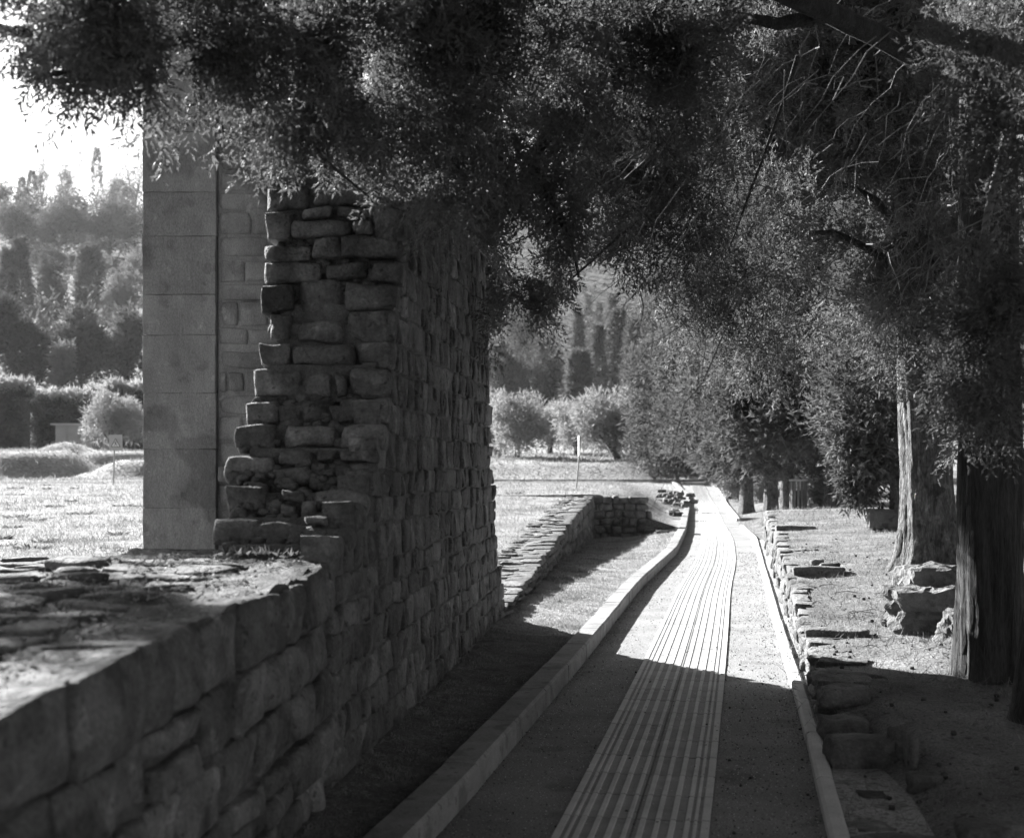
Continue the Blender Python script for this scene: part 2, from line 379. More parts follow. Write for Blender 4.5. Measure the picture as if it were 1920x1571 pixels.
ends += c4([(122,665,355,842),(460,685,595,762),(655,700,965,862),(560,750,660,850),(735,835,885,900),(350,740,450,850),(460,780,560,860)], 6.02)
ends += c4([(58,850,320,1002),(275,885,600,1012),(490,900,885,1052),(600,850,730,900)], 5.78)
for i, (u0, v0, u1, v1, Y) in enumerate(ends):
    r2 = random.Random(i*13+1)
    def j(): return r2.uniform(-2.5, 2.5)
    cs = [P(u0+j(), v1+j()*.6, Y), P(u1+j(), v1+j()*.6, Y), P(u1+j(), v0+j()*.8, Y), P(u0+j(), v0+j()*.8, Y)]
    dy = r2.uniform(-.03, .02); cs = [c+Vector((0, dy, 0)) for c in cs]
    big = (u1-u0)*(v1-v0) > 3200
    leftmost = u0 < 515-max(0, (v0-640))*.32
    spec.append((9, dict(c=cs, n=(0, -1, 0), depth=r2.uniform(.3, .4) if leftmost else r2.uniform(.16, .26), seed=i*1.7, bulge=.020 if big else .015, rnd=r2.uniform(.12, .42), rough=.024, er=.022, chip=.022)))
add_stones(tall, spec)
mb = MB()
for k in range(30):                                          # mortar core, in stepped rough layers
    z0 = k*.105-.05; z1 = z0+.106
    if z0 > 3.0: z1 = 3.05
    yf = Yf(z1)+.055+.03*nz(k*1.3, 0); ye = Ye(z0)-.07+.03*nz(k*2.1, 5)
    ny = 10
    def xl(y):
        v = HZ-(z1-CH)*F/y
        left = interp([(400, 500), (640, 500), (700, 476), (830, 444), (880, 430), (990, 404), (1050, 404)], v) if y < 7.3 else 495
        return max((left-HALF)/F*min(y, 6.8)+.07, -1.36)
    vs = []; fs = []
    yy = [yf+(ye-yf)*(q/ny)**1.5 for q in range(ny+1)]
    for q, y in enumerate(yy):
        for (x, z) in ((xl(yy[0])+.02*nz(q, k), z0), (wallX(y)-.004-.012*z0, z0), (wallX(y)-.004-.012*z1, z1), (xl(yy[0])+.02*nz(q, k, 3), z1)): vs.append((x, y+(.03*nz(x*9, z*9) if q == 0 else 0), z))
    for q in range(ny):
        for e in range(4): fs.append((q*4+e, q*4+(e+1) % 4, q*4+4+(e+1) % 4, q*4+4+e))
    fs.append((3, 2, 1, 0)); b = ny*4; fs.append((b, b+1, b+2, b+3))
    mb.add(vs, fs)
mb.build('mortar_core', M['mortar'], tall)
# rough small rubble wedged between the stones of the broken end
rb = MB(); rr = random.Random(11)
for i in range(700):
    v = rr.uniform(330, 1035); z = None
    Yr = interp([(330, 6.86), (640, 6.8), (740, 6.62), (800, 6.5), (860, 6.38), (920, 6.12), (1000, 5.85), (1040, 5.6)], v)+.03
    ul = interp([(330, 508), (640, 508), (700, 484), (830, 452), (880, 440), (990, 415), (1040, 410)], v); ur = interp([(330, 748), (650, 742), (750, 722), (850, 702), (920, 682), (1000, 645), (1040, 620)], v)
    c = P(rr.uniform(ul+8, ur-12), v, Yr); s = rr.uniform(.014, .045)
    cs = [c+Vector((-s*rr.uniform(.6, 1.3), 0, -s*rr.uniform(.4, .9))), c+Vector((s*rr.uniform(.6, 1.3), 0, -s*rr.uniform(.4, .9))), c+Vector((s*rr.uniform(.5, 1.2), 0, s*rr.uniform(.4, .9))), c+Vector((-s*rr.uniform(.5, 1.2), 0, s*rr.uniform(.4, .9)))]
    vv, ff = stone_vf(cs, (0, -1, 0), .08, i, bulge=.025, rnd=.7, fine=False, rough=.016); rb.add(vv, ff)
o = rb.build('rubble_fill', M['mortar'], tall, True); o['kind'] = 'stuff'

# ---- the low wall in the foreground
low = empty('low_wall', (-1.3, 4, 0), 'broad low stone wall with flat slabs on top, in the left foreground', 'wall')
def ltop(Y): return .955+.042*(Y-3.2)
zl = [0, .2, .39, .585, .775, 1.0]
spec = face_courses(lambda z: 1.6, lambda z: 5.43, zl, lambda y, z: wallX(y)-.012*z, NF, .2, .42, 21, gap=.012, depth=.14, bulge=.016, zoff=lambda y: (ltop(y)-1.0)*.9, toprow_depth=.27, prot=.025, skew=.03)
rr = random.Random(5)
def slab(cx, cy, wx, wy, z, i, th=.05, rnd=.6):
    a = rr.uniform(-.5, .5); cs = []
    for (sx, sy) in ((-1, -1), (1, -1), (1, 1), (-1, 1)):
        x = sx*wx/2*rr.uniform(.7, 1.15); y = sy*wy/2*rr.uniform(.7, 1.15)
        cs.append(Vector((cx+x*math.cos(a)-y*math.sin(a), cy+x*math.sin(a)+y*math.cos(a), z+rr.uniform(-.008, .008))))
    return (5, dict(c=cs, n=(0, 0, 1), depth=th, seed=i*.37, bulge=.012, rnd=rnd, rough=.010))
i = 0; y = 1.8
while y < 5.6:
    x = wallX(y)-.34
    while x > wallX(y)-1.06:
        wx, wy = rr.uniform(.16, .34), rr.uniform(.14, .3)
        spec.append(slab(x-wx*.4, y+rr.uniform(-.05, .05), wx, wy, ltop(y)+rr.uniform(-.006, .014), i, th=.03)); i += 1
        x -= wx*rr.uniform(.85, 1.15)
    y += .225
# back edge stones of the wall
y = 2.0
while y < 5.9:
    wl = rr.uniform(.22, .4); x = wallX(y)-1.02+.05*nz(y, 2); zt = ltop(y)-.01
    cs = [Vector((x, y+wl-.01, zt-.2)), Vector((x, y+.01, zt-.2)), Vector((x, y+.01, zt+rr.uniform(0, .03))), Vector((x, y+wl-.01, zt+rr.uniform(0, .03)))]
    spec.append((4, dict(c=cs, n=(-1, 0, 0), depth=.26, seed=y, bulge=.03, rnd=.4))); y += wl
add_stones(low, spec)
vs = []; fs = []; ny, nx = 110, 34
for j in range(ny):
    Y = 1.5+(5.95-1.5)*j/(ny-1)
    for q in range(nx):
        X = wallX(Y)-.03-(.98)*q/(nx-1)
        vs.append((X, Y, ltop(Y)-.005+.022*nz(X, Y, 0, 7)+.012*nz(X, Y, 2, 22)))
for j in range(ny-1):
    for q in range(nx-1): k = j*nx+q; fs.append((k, k+nx, k+nx+1, k+1))
k = len(vs)
for j in (0, ny-1):
    for q in (0, nx-1): p = vs[j*nx+q]; vs.append((p[0], p[1], -.05))
fs += [(0, k, k+2, (ny-1)*nx), (nx-1, (ny-1)*nx+nx-1, k+3, k+1), (0, nx-1, k+1, k)]
side0 = [j*nx for j in range(ny)]; side1 = [j*nx+nx-1 for j in range(ny)]
link('mortar_core', mesh_py('mortar_core', vs, [f for f in fs if len(f) == 4 and max(f) < k], M['earth_dark']), low)
v, f = [], []
for j in range(ny):
    for q, idx in ((0, side0[j]), (1, side1[j])):
        p = vs[idx]; v += [(p[0], p[1], p[2]-.0), (p[0], p[1], -.1)]
for j in range(ny-1):
    b = j*4; f += [(b, b+1, b+5, b+4), (b+2, b+6, b+7, b+3)]
f += [(0, 2, 3, 1), (4*(ny-1), 4*(ny-1)+1, 4*(ny-1)+3, 4*(ny-1)+2)]
link('core_side', mesh_py('core_side', v, f, M['mortar'], False), low)
# twigs, chips and crumbs on the wall top
cr = MB(); rr = random.Random(8)
for i in range(420):
    Y = rr.uniform(2.0, 5.7); X = wallX(Y)-rr.uniform(.1, .98); q = rr.choice((.008, .012, .018))
    k = len(cr.v); a_ = rr.uniform(0, 6.3); zz = ltop(Y)+.010+.022*nz(X, Y, 0, 7); n_ = 5
    for (r_, h_) in ((1, 0), (.75, .35)):
        for j in range(n_): t = a_+j*6.283/n_; cr.v.append((X+math.cos(t)*q*r_*.6*rr.uniform(.7, 1.2), Y+math.sin(t)*q*r_*.5*rr.uniform(.7, 1.2), zz+h_*q*rr.uniform(.6, 1.2)))
    for j in range(n_): cr.f.append((k+j, k+(j+1) % n_, k+n_+(j+1) % n_, k+n_+j))
    cr.f.append(tuple(k+n_+j for j in range(n_)))
o = cr.build('stone_crumbs', M['mortar'], low, False); o['kind'] = 'stuff'

g_ = np.random.default_rng(91); n_ = 5000
Yw = g_.uniform(2.0, 5.8, n_); Xw = wallX(Yw)-g_.uniform(.1, 1.0, n_); Zw = np.array([ltop(a)+.012+.022*nz(b, a, 0, 7) for a, b in zip(Yw, Xw)])
Dw = g_.normal(size=(n_, 3)); Dw[:, 2] = np.abs(Dw[:, 2])*.5; Dw /= np.linalg.norm(Dw, axis=1)[:, None]; Lw = g_.uniform(.006, .028, n_)
Sw = np.cross(Dw, g_.normal(size=(n_, 3))); Sw = Sw/np.linalg.norm(Sw, axis=1)[:, None]*(Lw*.2)[:, None]; Pw = np.stack([Xw, Yw, Zw], 1)
keep_ = (np.sin(Xw*9+np.sin(Yw*5)*2)+np.sin(Yw*8+Xw*3)) > -.3
o = link('wall_litter', mesh_tris('wall_litter', np.stack([Pw-Sw, Pw+Sw, Pw+Dw*Lw[:, None]], 1)[keep_], M['grass_dark']), low); o['kind'] = 'stuff'

# ---- far low wall with the cross wall (behind the tall wall)
far = empty('low_wall', (.5, 18, 0), 'long low stone wall beyond the tall wall, sunlit on top and edging the field', 'wall')
spec = []
def ft(y): return lowtop(y)
nrow = 4
for r in range(nrow):
    rr = random.Random(40+r); y = 11.2
    while y < 28.5:
        wd = rr.uniform(.2, .42)*(1+.01*y); y1 = min(y+wd, 28.5)
        lo_ = -.16 if y > 20 else .02
        za, zb = [lo_+(ft(q)-lo_)*(r/nrow) for q in (y, y1)], [lo_+(ft(q)-lo_)*((r+1)/nrow) for q in (y, y1)]
        pr = rr.uniform(-.01, .03); g_ = .008
        cs = [Vector((wallX(y)+pr, y+g_, za[0]+g_)), Vector((wallX(y1)+pr, y1-g_, za[1]+g_)), Vector((wallX(y1)+pr, y1-g_, zb[1]+rr.uniform(-.02, .01))), Vector((wallX(y)+pr, y+g_, zb[0]+rr.uniform(-.02, .01)))]
        spec.append((wd/(y*y), dict(c=cs, n=NF, depth=.2 if r == nrow-1 else .12, seed=rr.random(), bulge=.03, rnd=.35, fine=y < 15))); y = y1
rr = random.Random(77); y = 11.5
while y < 28.3:
    for q in range(2):
        x = wallX(y)-.2-q*.22-rr.uniform(0, .1)
        spec.append((.2/(y*y), slab(x, y, rr.uniform(.18, .34), rr.uniform(.16, .3), ft(y)+rr.uniform(-.03, -.004), int(y*10)+q, th=.04)[1]))
    y += rr.uniform(.2, .34)
add_stones(far, spec)
mb = MB(); ys_ = np.linspace(11.1, 28.5, 30)
vs = []; fs = []
for y in ys_:
    for (dx, z) in ((-.03, -.3), (-.03, ft(y)-.02), (-.55, ft(y)-.02), (-.55, -.3)): vs.append((wallX(y)+dx, y, z))
for q in range(len(ys_)-1):
    for e in range(3): fs.append((q*4+e, q*4+e+1, q*4+5+e, q*4+4+e))
mb.add(vs, fs); mb.build('mortar_core', M['mortar'], far)
cross = empty('cross_wall', (2.3, 28.6, 0), 'short shaded cross wall of rubble stone with a stepped right end, closing the sunken verge', 'wall')
spec = []; rr = random.Random(9)
zc = [-.2, -.03, .13, .29, .45, .6, .76]
for r in range(6):
    x = 1.66; xe = 2.96-[(-.12), -.05, .02, -.02, .05, .02][r]
    xe = [3.16, 3.05, 2.92, 3.0, 2.93, 2.92][r]
    while x < xe-.02:
        wd = rr.uniform(.14, .34); x1 = x+wd if xe-x-wd > .12 else xe
        g_ = .008; pr = rr.uniform(-.01, .04)
        cs = [Vector((x+g_, 28.5-pr, zc[r]+g_+rr.uniform(-.02, .02))), Vector((x1-g_, 28.5-pr, zc[r]+g_+rr.uniform(-.02, .02))), Vector((x1-g_, 28.5-pr, zc[r+1]+rr.uniform(-.025, .015))), Vector((x+g_, 28.5-pr, zc[r+1]+rr.uniform(-.025, .015)))]
        spec.append((1, dict(c=cs, n=(0, -1, 0), depth=.5 if (r == 5 or x1 == xe) else .15, seed=rr.random(), bulge=.03, rnd=.4))); x = x1
add_stones(cross, spec)
v, f = box_vf(1.5, 28.55, -.3, 2.86, 29.0, .73); MB().add(v, f).build('mortar_core', M['mortar'], cross)

# ---- pillar of dressed blocks and the rubble wall beside it
PY = 9.0
pil = empty('stone_pillar', tuple(P(336, 1075, PY+.2)), 'tall smooth pillar of dressed stone blocks standing left of the ruined wall', 'pillar')
pil.location = (P(336, 1075, PY).x, PY+.25, .5)
js = [1100, 952, 842, 737, 628, 552, 443, 360, 248, 150, 40, -60]
xl_, xr_ = P(268, 0, PY).x, P(405, 0, PY).x
def rbox(x0, y0, z0, x1, y1, z1, seed, ch=.006, sub=5, rough=.003):
    """a dressed block: chamfered edges, slightly uneven faces"""
    import bmesh
    bm = bmesh.new(); bmesh.ops.create_cube(bm, size=1)
    for vv in bm.verts: vv.co = Vector(((x0+x1)/2+vv.co.x*(x1-x0), (y0+y1)/2+vv.co.y*(y1-y0), (z0+z1)/2+vv.co.z*(z1-z0)))
    bmesh.ops.bevel(bm, geom=bm.edges[:], offset=ch, segments=1, affect='EDGES')
    bmesh.ops.subdivide_edges(bm, edges=[e for e in bm.edges if e.calc_length() > .05], cuts=sub, use_grid_fill=True)
    for vv in bm.verts: vv.co += mnoise.noise_vector(vv.co*8+Vector((seed, 0, 0)))*rough
    me = bpy.data.meshes.new('block'); bm.to_mesh(me); bm.free(); return me
for i in range(len(js)-1):
    z0, z1 = P(0, js[i], PY).z, P(0, js[i+1], PY).z
    dx = random.uniform(-.004, .004)
    me = rbox(xl_+dx, PY+random.uniform(-.004, .004), z0+.0004, xr_+dx, PY+.5, z1-.0004, i*3.1, ch=.0032, rough=.007); me.materials.append(M['pillar'])
    recenter(link('block', me, pil))
v, f = box_vf(xl_+.015, PY+.015, .2, xr_-.015, PY+.48, P(0, -58, PY).z); MB().add(v, f).build('joint_mortar', M['pillar'], pil)
rub = empty('rubble_wall', (P(460, 0, 9.1).x, 9.3, .5), 'narrow shaded rubble wall between the smooth pillar and the ragged wall end', 'wall')
spec = []
lst = [(412,-50,540,20),(414,25,470,80),(474,28,545,84),(412,88,540,150),(414,155,460,200),(465,158,545,205),(412,210,490,262),(495,212,545,262),(414,268,545,318),(412,325,470,356),(475,325,545,356),(412,362,500,394),(502,362,548,394),(412,398,470,438),(474,400,548,438),(412,444,500,482),(504,444,548,482),(414,488,458,528),(461,490,505,526),(508,488,545,526),(412,532,500,562),(503,532,545,562),(414,566,448,610),(451,566,500,612),(412,614,464,644),(467,618,520,644),(412,658,500,690),(412,697,424,736),(428,698,456,734),(460,697,500,736),(412,742,520,776),(412,780,455,826),(458,780,520,826),(412,830,480,872),(408,874,430,902),(436,876,500,902),(412,908,500,950),(412,956,500,1000),(412,1004,500,1060)]
for i, (a, b, c, d) in enumerate(lst):
    Y = PY+.04; r2 = random.Random(i)
    if (a, b) == (408, 874): Y -= .1
    spec.append((1, dict(c=[P(a+r2.uniform(-2, 1), d+r2.uniform(-1, 2), Y), P(c+r2.uniform(-1, 2), d+r2.uniform(-1, 2), Y), P(c+r2.uniform(-1, 2), b+r2.uniform(-1, 1), Y), P(a+r2.uniform(-2, 1), b+r2.uniform(-1, 1), Y)], n=(0, -1, 0), depth=.08 if Y > PY else .2, seed=i*.7, bulge=.008, rnd=r2.uniform(.1, .5), rough=.008, chip=.014)))
add_stones(rub, spec, m=M['pillar'])
v, f = box_vf(xr_+.004, PY+.055, 0, wallX(9.3)-.75, PY+.48, 4.6); MB().add(v, f).build('mortar_core', M['pillar'], rub)
# ---- crossing wall of squared blocks left of the pillar
lw = empty('block_wall', (-3.3, 8.5, .4), 'low wall of squared blocks at the left edge, sunlit grass behind it', 'wall')
spec = []; rr = random.Random(31); u = -260
for (a, b) in ((-330, -230), (-226, -130), (-126, -60), (-56, 18), (23, 104), (108, 183), (186, 237), (239, 300)):
    Y = 8.45; zt = P(0, 1064+rr.uniform(-2, 3), Y).z
    x0, x1 = (a-HALF)/F*Y, (b-HALF)/F*Y
    spec.append((1, dict(c=[Vector((x0, Y, zt-.24)), Vector((x1, Y, zt-.24)), Vector((x1, Y, zt)), Vector((x0, Y, zt))], n=(0, -1, 0), depth=.28, seed=a, bulge=.015, rnd=.2)))
    spec.append((1, dict(c=[Vector((x0+.05, Y+.02, zt-.5)), Vector((x1+.05, Y+.02, zt-.5)), Vector((x1+.05, Y+.02, zt-.26)), Vector((x0+.05, Y+.02, zt-.26))], n=(0, -1, 0), depth=.28, seed=a+1, bulge=.015, rnd=.2)))
for k in range(14):
    x = (rr.uniform(-300, 285)-HALF)/F*8.9
    spec.append(slab(x, 8.5+rr.uniform(.2, .5), rr.uniform(.3, .5), rr.uniform(.2, .3), .80+rr.uniform(-.01, .02), k+300, th=.08))
add_stones(lw, spec)
v, f = box_vf(-4.6, 8.5, -.1, xr_-.1, 8.98, .765); MB().add(v, f).build('mortar_core', M['mortar'], lw)

# ---- terrace wall on the right: sunlit face, slabs on top, single stones towards the camera
tw = empty('terrace_wall', (2.6, 13, 0), 'sunlit stone retaining wall along the right kerb, holding the terrace', 'wall')
NT = Vector((-.986, .168, 0)); spec = []
def tt(y): return terrace_z(TW(y)+.15, y)+.015
for r in range(3):
    rr = random.Random(60+r); y = 7.5
    while y < 24.3:
        wd = rr.uniform(.16, .36)*(1+.012*y); y1 = y+wd; g_ = .009
        za, zb = [.02+(tt(q)-.02)*r/3 for q in (y, y1)], [.02+(tt(q)-.02)*(r+1)/3 for q in (y, y1)]
        if r < 2 and rr.random() < .5 and y < 11: pass
        pr = rr.uniform(-.035, .02); jz = rr.uniform(-.03, .01) if r == 2 else 0
        cs = [Vector((TW(y)+pr, y+g_, za[0]+g_)), Vector((TW(y1)+pr, y1-g_, za[1]+g_)), Vector((TW(y1)+pr, y1-g_, zb[1]+jz)), Vector((TW(y)+pr, y+g_, zb[0]+jz))]
        spec.append((wd/(y*y), dict(c=cs, n=NT, depth=(.28 if y < 9.2 else .11), seed=rr.random(), bulge=.016, rnd=.25, fine=y < 14, rough=.022))); y = y1
for (y, dx, wx, wy, dz, th) in ((7.75, .2, .34, .2, .0, .08), (9.15, .2, .44, .22, .04, .1), (12.3, .26, .5, .22, .05, .11), (14.8, .2, .34, .3, -.02, .06), (18.3, .3, .6, .3, .04, .12)):
    rr = random.Random(int(y*100)); spec.append((1, slab(TW(y)+dx, y, wx, wy, tt(y)+dz, y, th=th, rnd=.4)[1]))
add_stones(tw, spec)
# near end: separate stones of the tumbled end of the wall
def rock_vf(c, sx, sy, sz, seed, sub=3, rough=.25, sq=.5):
    import bmesh
    bm = bmesh.new(); bmesh.ops.create_cube(bm, size=2)
    bmesh.ops.subdivide_edges(bm, edges=bm.edges[:], cuts=sub, use_grid_fill=True)
    vs = []
    for v in bm.verts:
        p = v.co.copy(); q = p.normalized(); p = p*sq+q*(1-sq)
        f1 = mnoise.noise(q*2.3+Vector((seed, 0, 0))); f2 = mnoise.noise(q*5+Vector((0, seed, 0))); p *= 1+rough*(round(f1*5)/5*.9+f1*.4)+rough*.5*(round(f2*3)/3*.6+abs(f2)*.6)
        vs.append((c[0]+p.x*sx/2, c[1]+p.y*sy/2, c[2]+p.z*sz/2))
    fs = [tuple(v.index for v in f.verts) for f in bm.faces]; bm.free(); return vs, fs
def rock(name, label, cat, u, v, Y, sx, sy, sz, seed, m='stone', group=None, **k):
    p = P(u, v, Y); vs, fs = rock_vf((0, 0, sz*.42), sx, sy, sz, seed, **k)
    o = link(name, mesh_py(name, vs, fs, M[m])); o.location = p; return tag(o, label, cat, group)
def zat(u, Y): X = (u-HALF)/F*Y; return terrace_z(X, Y)
def vof(z, Y): return HZ-(z-CH)*F/Y
def grock(name, label, u, Y, sx, sy, sz, seed, sink=.03, m='stone', **k):
    return rock(name, label, 'stone', u, vof(zat(u, Y)-sink, Y), Y, sx, sy, sz, seed, m, **k)
grock('edge_stone', 'squarish block at the near tumbled end of the terrace wall, beside the kerb strip', 1612, 6.3, .31, .22, .19, 1, sq=.75, rough=.15)
grock('edge_stone', 'upright narrow stone just right of the squarish wall-end block', 1683, 6.25, .07, .14, .18, 2, sq=.7)
grock('edge_stone', 'thin leaning flake of stone right of the wall-end block', 1708, 6.05, .04, .12, .2, 3, sq=.6)
grock('edge_stone', 'low pale stone half buried near the leaning flake', 1735, 5.75, .16, .14, .09, 4, sq=.5)
grock('edge_stone', 'flat buried stone in the shaded litter in front of the wall-end block', 1635, 5.7, .12, .12, .06, 5, sq=.5)
grock('edge_stone', 'wedge-shaped stone lying second from the near end of the terrace wall', 1582, 6.85, .24, .24, .17, 6, sq=.7)
grock('edge_stone', 'flat slab tilted on the wall end behind the wedge-shaped stone', 1578, 7.25, .26, .2, .11, 7, sq=.7)
grock('edge_stone', 'flat pale stone sunk in litter beside the right kerb, nearest the bottom edge', 1640, 5.2, .17, .14, .05, 8, sq=.5)
grock('edge_stone', 'long flat stone cut by the bottom edge of the photo, right of the kerb', 1690, 4.93, .38, .2, .07, 9, sq=.6)
grock('edge_stone', 'flat stone cut by the bottom edge at the far right corner', 1860, 4.9, .24, .2, .08, 10, sq=.6)
grock('loose_stone', 'dark rounded stone lying on the terrace behind the wall corner', 1555, 12.4, .2, .16, .12, 11, sq=.5)
grock('loose_stone', 'small pale stone beside the dark rounded stone on the terrace', 1532, 12.9, .14, .1, .1, 12, sq=.5)
# boulders
def boulder(name, label, u, Y, sx, sy, sz, seed, dz=0):
    p = Vector(((u-HALF)/F*Y, Y, 0)); p.z = terrace_z(p.x, Y)-.04+dz
    vs, fs = rock_vf((0, 0, sz*.45), sx, sy, sz, seed, sub=11, rough=.24, sq=.6)
    vs = [(x*(1+.16*mnoise.noise(Vector((seed, x*1.5, round(z*14)*3.3)))), y*(1+.2*mnoise.noise(Vector((seed+9, y*1.5, round(z*14)*2.7)))), z) for x, y, z in vs]
    o = link(name, mesh_py(name, vs, fs, M['rock'], False)); o.location = p; return tag(o, label, 'rock')
boulder('boulder', 'large craggy sunlit boulder beside the dark near trunk', 1745, 9.3, .58, .45, .34, 14)
boulder('boulder', 'flat-topped rough rock resting behind the craggy boulder', 1765, 9.8, .6, .5, .44, 19)
boulder('boulder', 'shaded lower rock leaning against the dark near trunk', 1805, 8.7, .28, .3, .27, 23)
p = P(1655, 972, 17.6)
o = link('carved_stone', mesh_py('carved_stone', *rock_vf((0, 0, .12), .42, .3, .26, 31, sq=.8, rough=.12), M['rock'])); o.location = (p.x, p.y, terrace_z(p.x, p.y)+.02)
tag(o, 'squared stone block with a narrowing base, beside the slim trunk on the terrace', 'stone')

# ------------------------------------------------------------------ kerbs
def kerb(name, label, pts, wdt, h, m, side, seg, zf, bury=.15, maxn=80):
    """pts: list of (X,Y) of the inner top edge; side=-1: kerb body lies left of the line"""
    root = bpy.data.objects.new(name, None); COL.objects.link(root); root.location = (pts[0][0], pts[0][1], 0)
    tag(root, label, kind='structure')
    P2 = [Vector((a, b, 0)) for a, b in pts]; L = [0]
    for i in range(1, len(P2)): L.append(L[-1]+(P2[i]-P2[i-1]).length)
    def at(s):
        x = np.interp(s, L, [p.x for p in P2]); y = np.interp(s, L, [p.y for p in P2]); return Vector((x, y, 0))
    s = 0; k = 0
    cuts = [0]
    while s < L[-1]-.3: s += seg; cuts.append(min(s, L[-1]))
    for a, b in zip(cuts[:-1], cuts[1:]):
        A, B = at(a+.005), at(b-.005); A.x += random.uniform(-.004, .004); B.x += random.uniform(-.004, .004)
        if (B-A).length < .05: continue
        def off(s_):
            d = (at(min(s_+.2, L[-1]))-at(max(s_-.2, 0))).normalized(); return Vector((-d.y, d.x, 0)) if side < 0 else Vector((d.y, -d.x, 0))
        na, nb = off(a), off(b); ch = min(.014, h*.3)
        za, zb = zf(A.y), zf(B.y); rz = random.uniform(-.003, .003)
        prof = [(0, -bury), (0, h-ch), (ch, h), (wdt-ch, h), (wdt, h-ch), (wdt, -bury)]
        vs = []; fs = []
        for Q, nn, zz in ((A, na, za), (B, nb, zb)):
            for (q, z) in prof: vs.append((Q.x+nn.x*q, Q.y+nn.y*q, zz+z+rz))
        n = len(prof)
        for i in range(n-1): fs.append((i, i+1, n+i+1, n+i))
        fs += [tuple(range(n))[::-1], tuple(range(n, 2*n))]
        if side > 0: fs = [f[::-1] for f in fs]
        recenter(link('kerb_stone', mesh_py('kerb_stone', vs, fs, m, False), root)); k += 1
    return root
def line(f, a, b, n): return [(f(y), y) for y in np.linspace(a, b, n)]
kerb('left_kerb', 'raised grey concrete kerb along the left side of the path', line(KL, 2.0, 54, 80), .165, .12, M['kerb'], -1, 1.0, pz)
kerb('left_kerb', 'short offset kerb where the path meets the cross track, left side', [(6.95, 53.5), (7.5, 61.5)], .16, .12, M['kerb'], -1, 1.0, pz)
kerb('right_kerb', 'narrow low concrete kerb along the right side of the path', line(KR, 2.0, 30.9, 60), .075, .06, M['kerb_pale'], 1, 1.0, pz)
kerb('right_kerb', 'far low kerb right of the path beyond the side opening', line(KR, 33.7, 62, 40), .10, .08, M['kerb_pale'], 1, 1.0, pz)
kerb('cross_kerb', 'dark short kerb across the side opening on the right', [(5.72, 33.6), (6.4, 33.55)], .12, .10, M['kerb'], -1, .9, lambda y: 0)
kerb('cross_kerb', 'long thin kerb of the cross track below the grassy bank', [(9.1, 63.2), (-14, 63.2)], .15, .10, M['kerb'], 1, 2.0, lambda y: .62)
kerb('cross_kerb', 'near thin kerb of the cross track at the field edge', [(7.4, 61.6), (-2.5, 61.4)], .15, .08, M['kerb'], 1, 2.0, lambda y: .56)

# ------------------------------------------------------------------ tactile paving: two tiles across, raised ribs
BANDS = [(0, 3.2), (4.7, 6.3), (7.9, 10.4), (13.9, 16.4), (19.9, 22.6), (26.2, 28.3), (31.9, 34.4), (37.9, 40.2), (43.9, 46.4), (49.9, 52.1), (53.4, 55), (56.5, 60)]
def tile_mesh(half, length=1.0):
    x0, x1 = (0, .298) if half == 0 else (.302, .60)
    vs, fs = box_vf(x0-.3+.002, .014, -.04, x1-.3-.002, .986, 0.006); mi = [0]*6
    for a, b in BANDS:
        a, b = a/100, b/100
        if (a+b)/2 < .3 if half == 0 else (a+b)/2 > .3:
            k = len(vs); c = .003
            if b-a > .03: pass
            for y in (.02, .98):
                for (x, z) in ((a, .006), (a+c, .0115), (b-c, .0115), (b, .006)): vs.append((x-.3, y, z))
            fs += [(k, k+4, k+5, k+1), (k+1, k+5, k+6, k+2), (k+2, k+6, k+7, k+3), (k, k+1, k+2, k+3), (k+7, k+6, k+5, k+4)]; mi += [1]*5
    me = bpy.data.meshes.new('tile'); me.from_pydata(vs, [], fs); me.materials.append(M['tile']); me.materials.append(M['rib'])
    me.polygons.foreach_set('material_index', mi); me.update(); return me
tp = bpy.data.objects.new('tactile_paving', None); COL.objects.link(tp); tp.location = (.46, 5, 0)
tag(tp, 'strip of ribbed tactile tiles along the middle of the path', kind='structure')
tm = [tile_mesh(0), tile_mesh(1)]
SP = [Vector((interp(STt, y), y, 0)) for y in np.linspace(3.5, 61, 1200)]
_x = np.array([p.x for p in SP]); _w = 45; _xp = np.concatenate([2*_x[0]-_x[_w:0:-1], _x, 2*_x[-1]-_x[-2:-_w-2:-1]]); _x = np.convolve(_xp, np.ones(2*_w+1)/(2*_w+1), 'valid'); SP = [Vector((float(a), p.y, 0)) for a, p in zip(_x, SP)]
SL = np.concatenate([[0], np.cumsum([(SP[i]-SP[i-1]).length for i in range(1, len(SP))])])
def sat(s): return Vector((float(np.interp(s, SL, [p.x for p in SP])), float(np.interp(s, SL, [p.y for p in SP])), 0))
TL = .392; s = 0; far_mb_v = []; far_f = []; far_m = []
while s+TL < SL[-1]:
    a, b = sat(s), sat(s+TL); d = b-a; ang = math.atan2(d.y, d.x)-math.pi/2; zz = pz((a.y+b.y)/2)
    for h in (0, 1):
        if a.y < 32:
            o = bpy.data.objects.new('tile', tm[h]); COL.objects.link(o); o.parent = tp
            o.location = Vector((a.x, a.y, zz+random.uniform(-.001, .001)))-tp.location; o.rotation_euler = (0, 0, ang); o.scale = (1, d.length, 1)
        else:
            k = len(far_mb_v); me = tm[h]; ca, sa = math.cos(ang), math.sin(ang)
            for v in me.vertices:
                x, y = v.co.x, v.co.y*d.length; far_mb_v.append((a.x+x*ca-y*sa, a.y+x*sa+y*ca, zz+v.co.z))
            for p_ in me.polygons: far_f.append(tuple(i+k for i in p_.vertices)); far_m.append(p_.material_index)
    s += TL
me = bpy.data.meshes.new('far_tiles'); me.from_pydata(far_mb_v, [], far_f); me.materials.append(M['tile']); me.materials.append(M['rib']); me.polygons.foreach_set('material_index', far_m); me.update()
o = link('far_tiles', me, tp); o['kind'] = 'stuff'

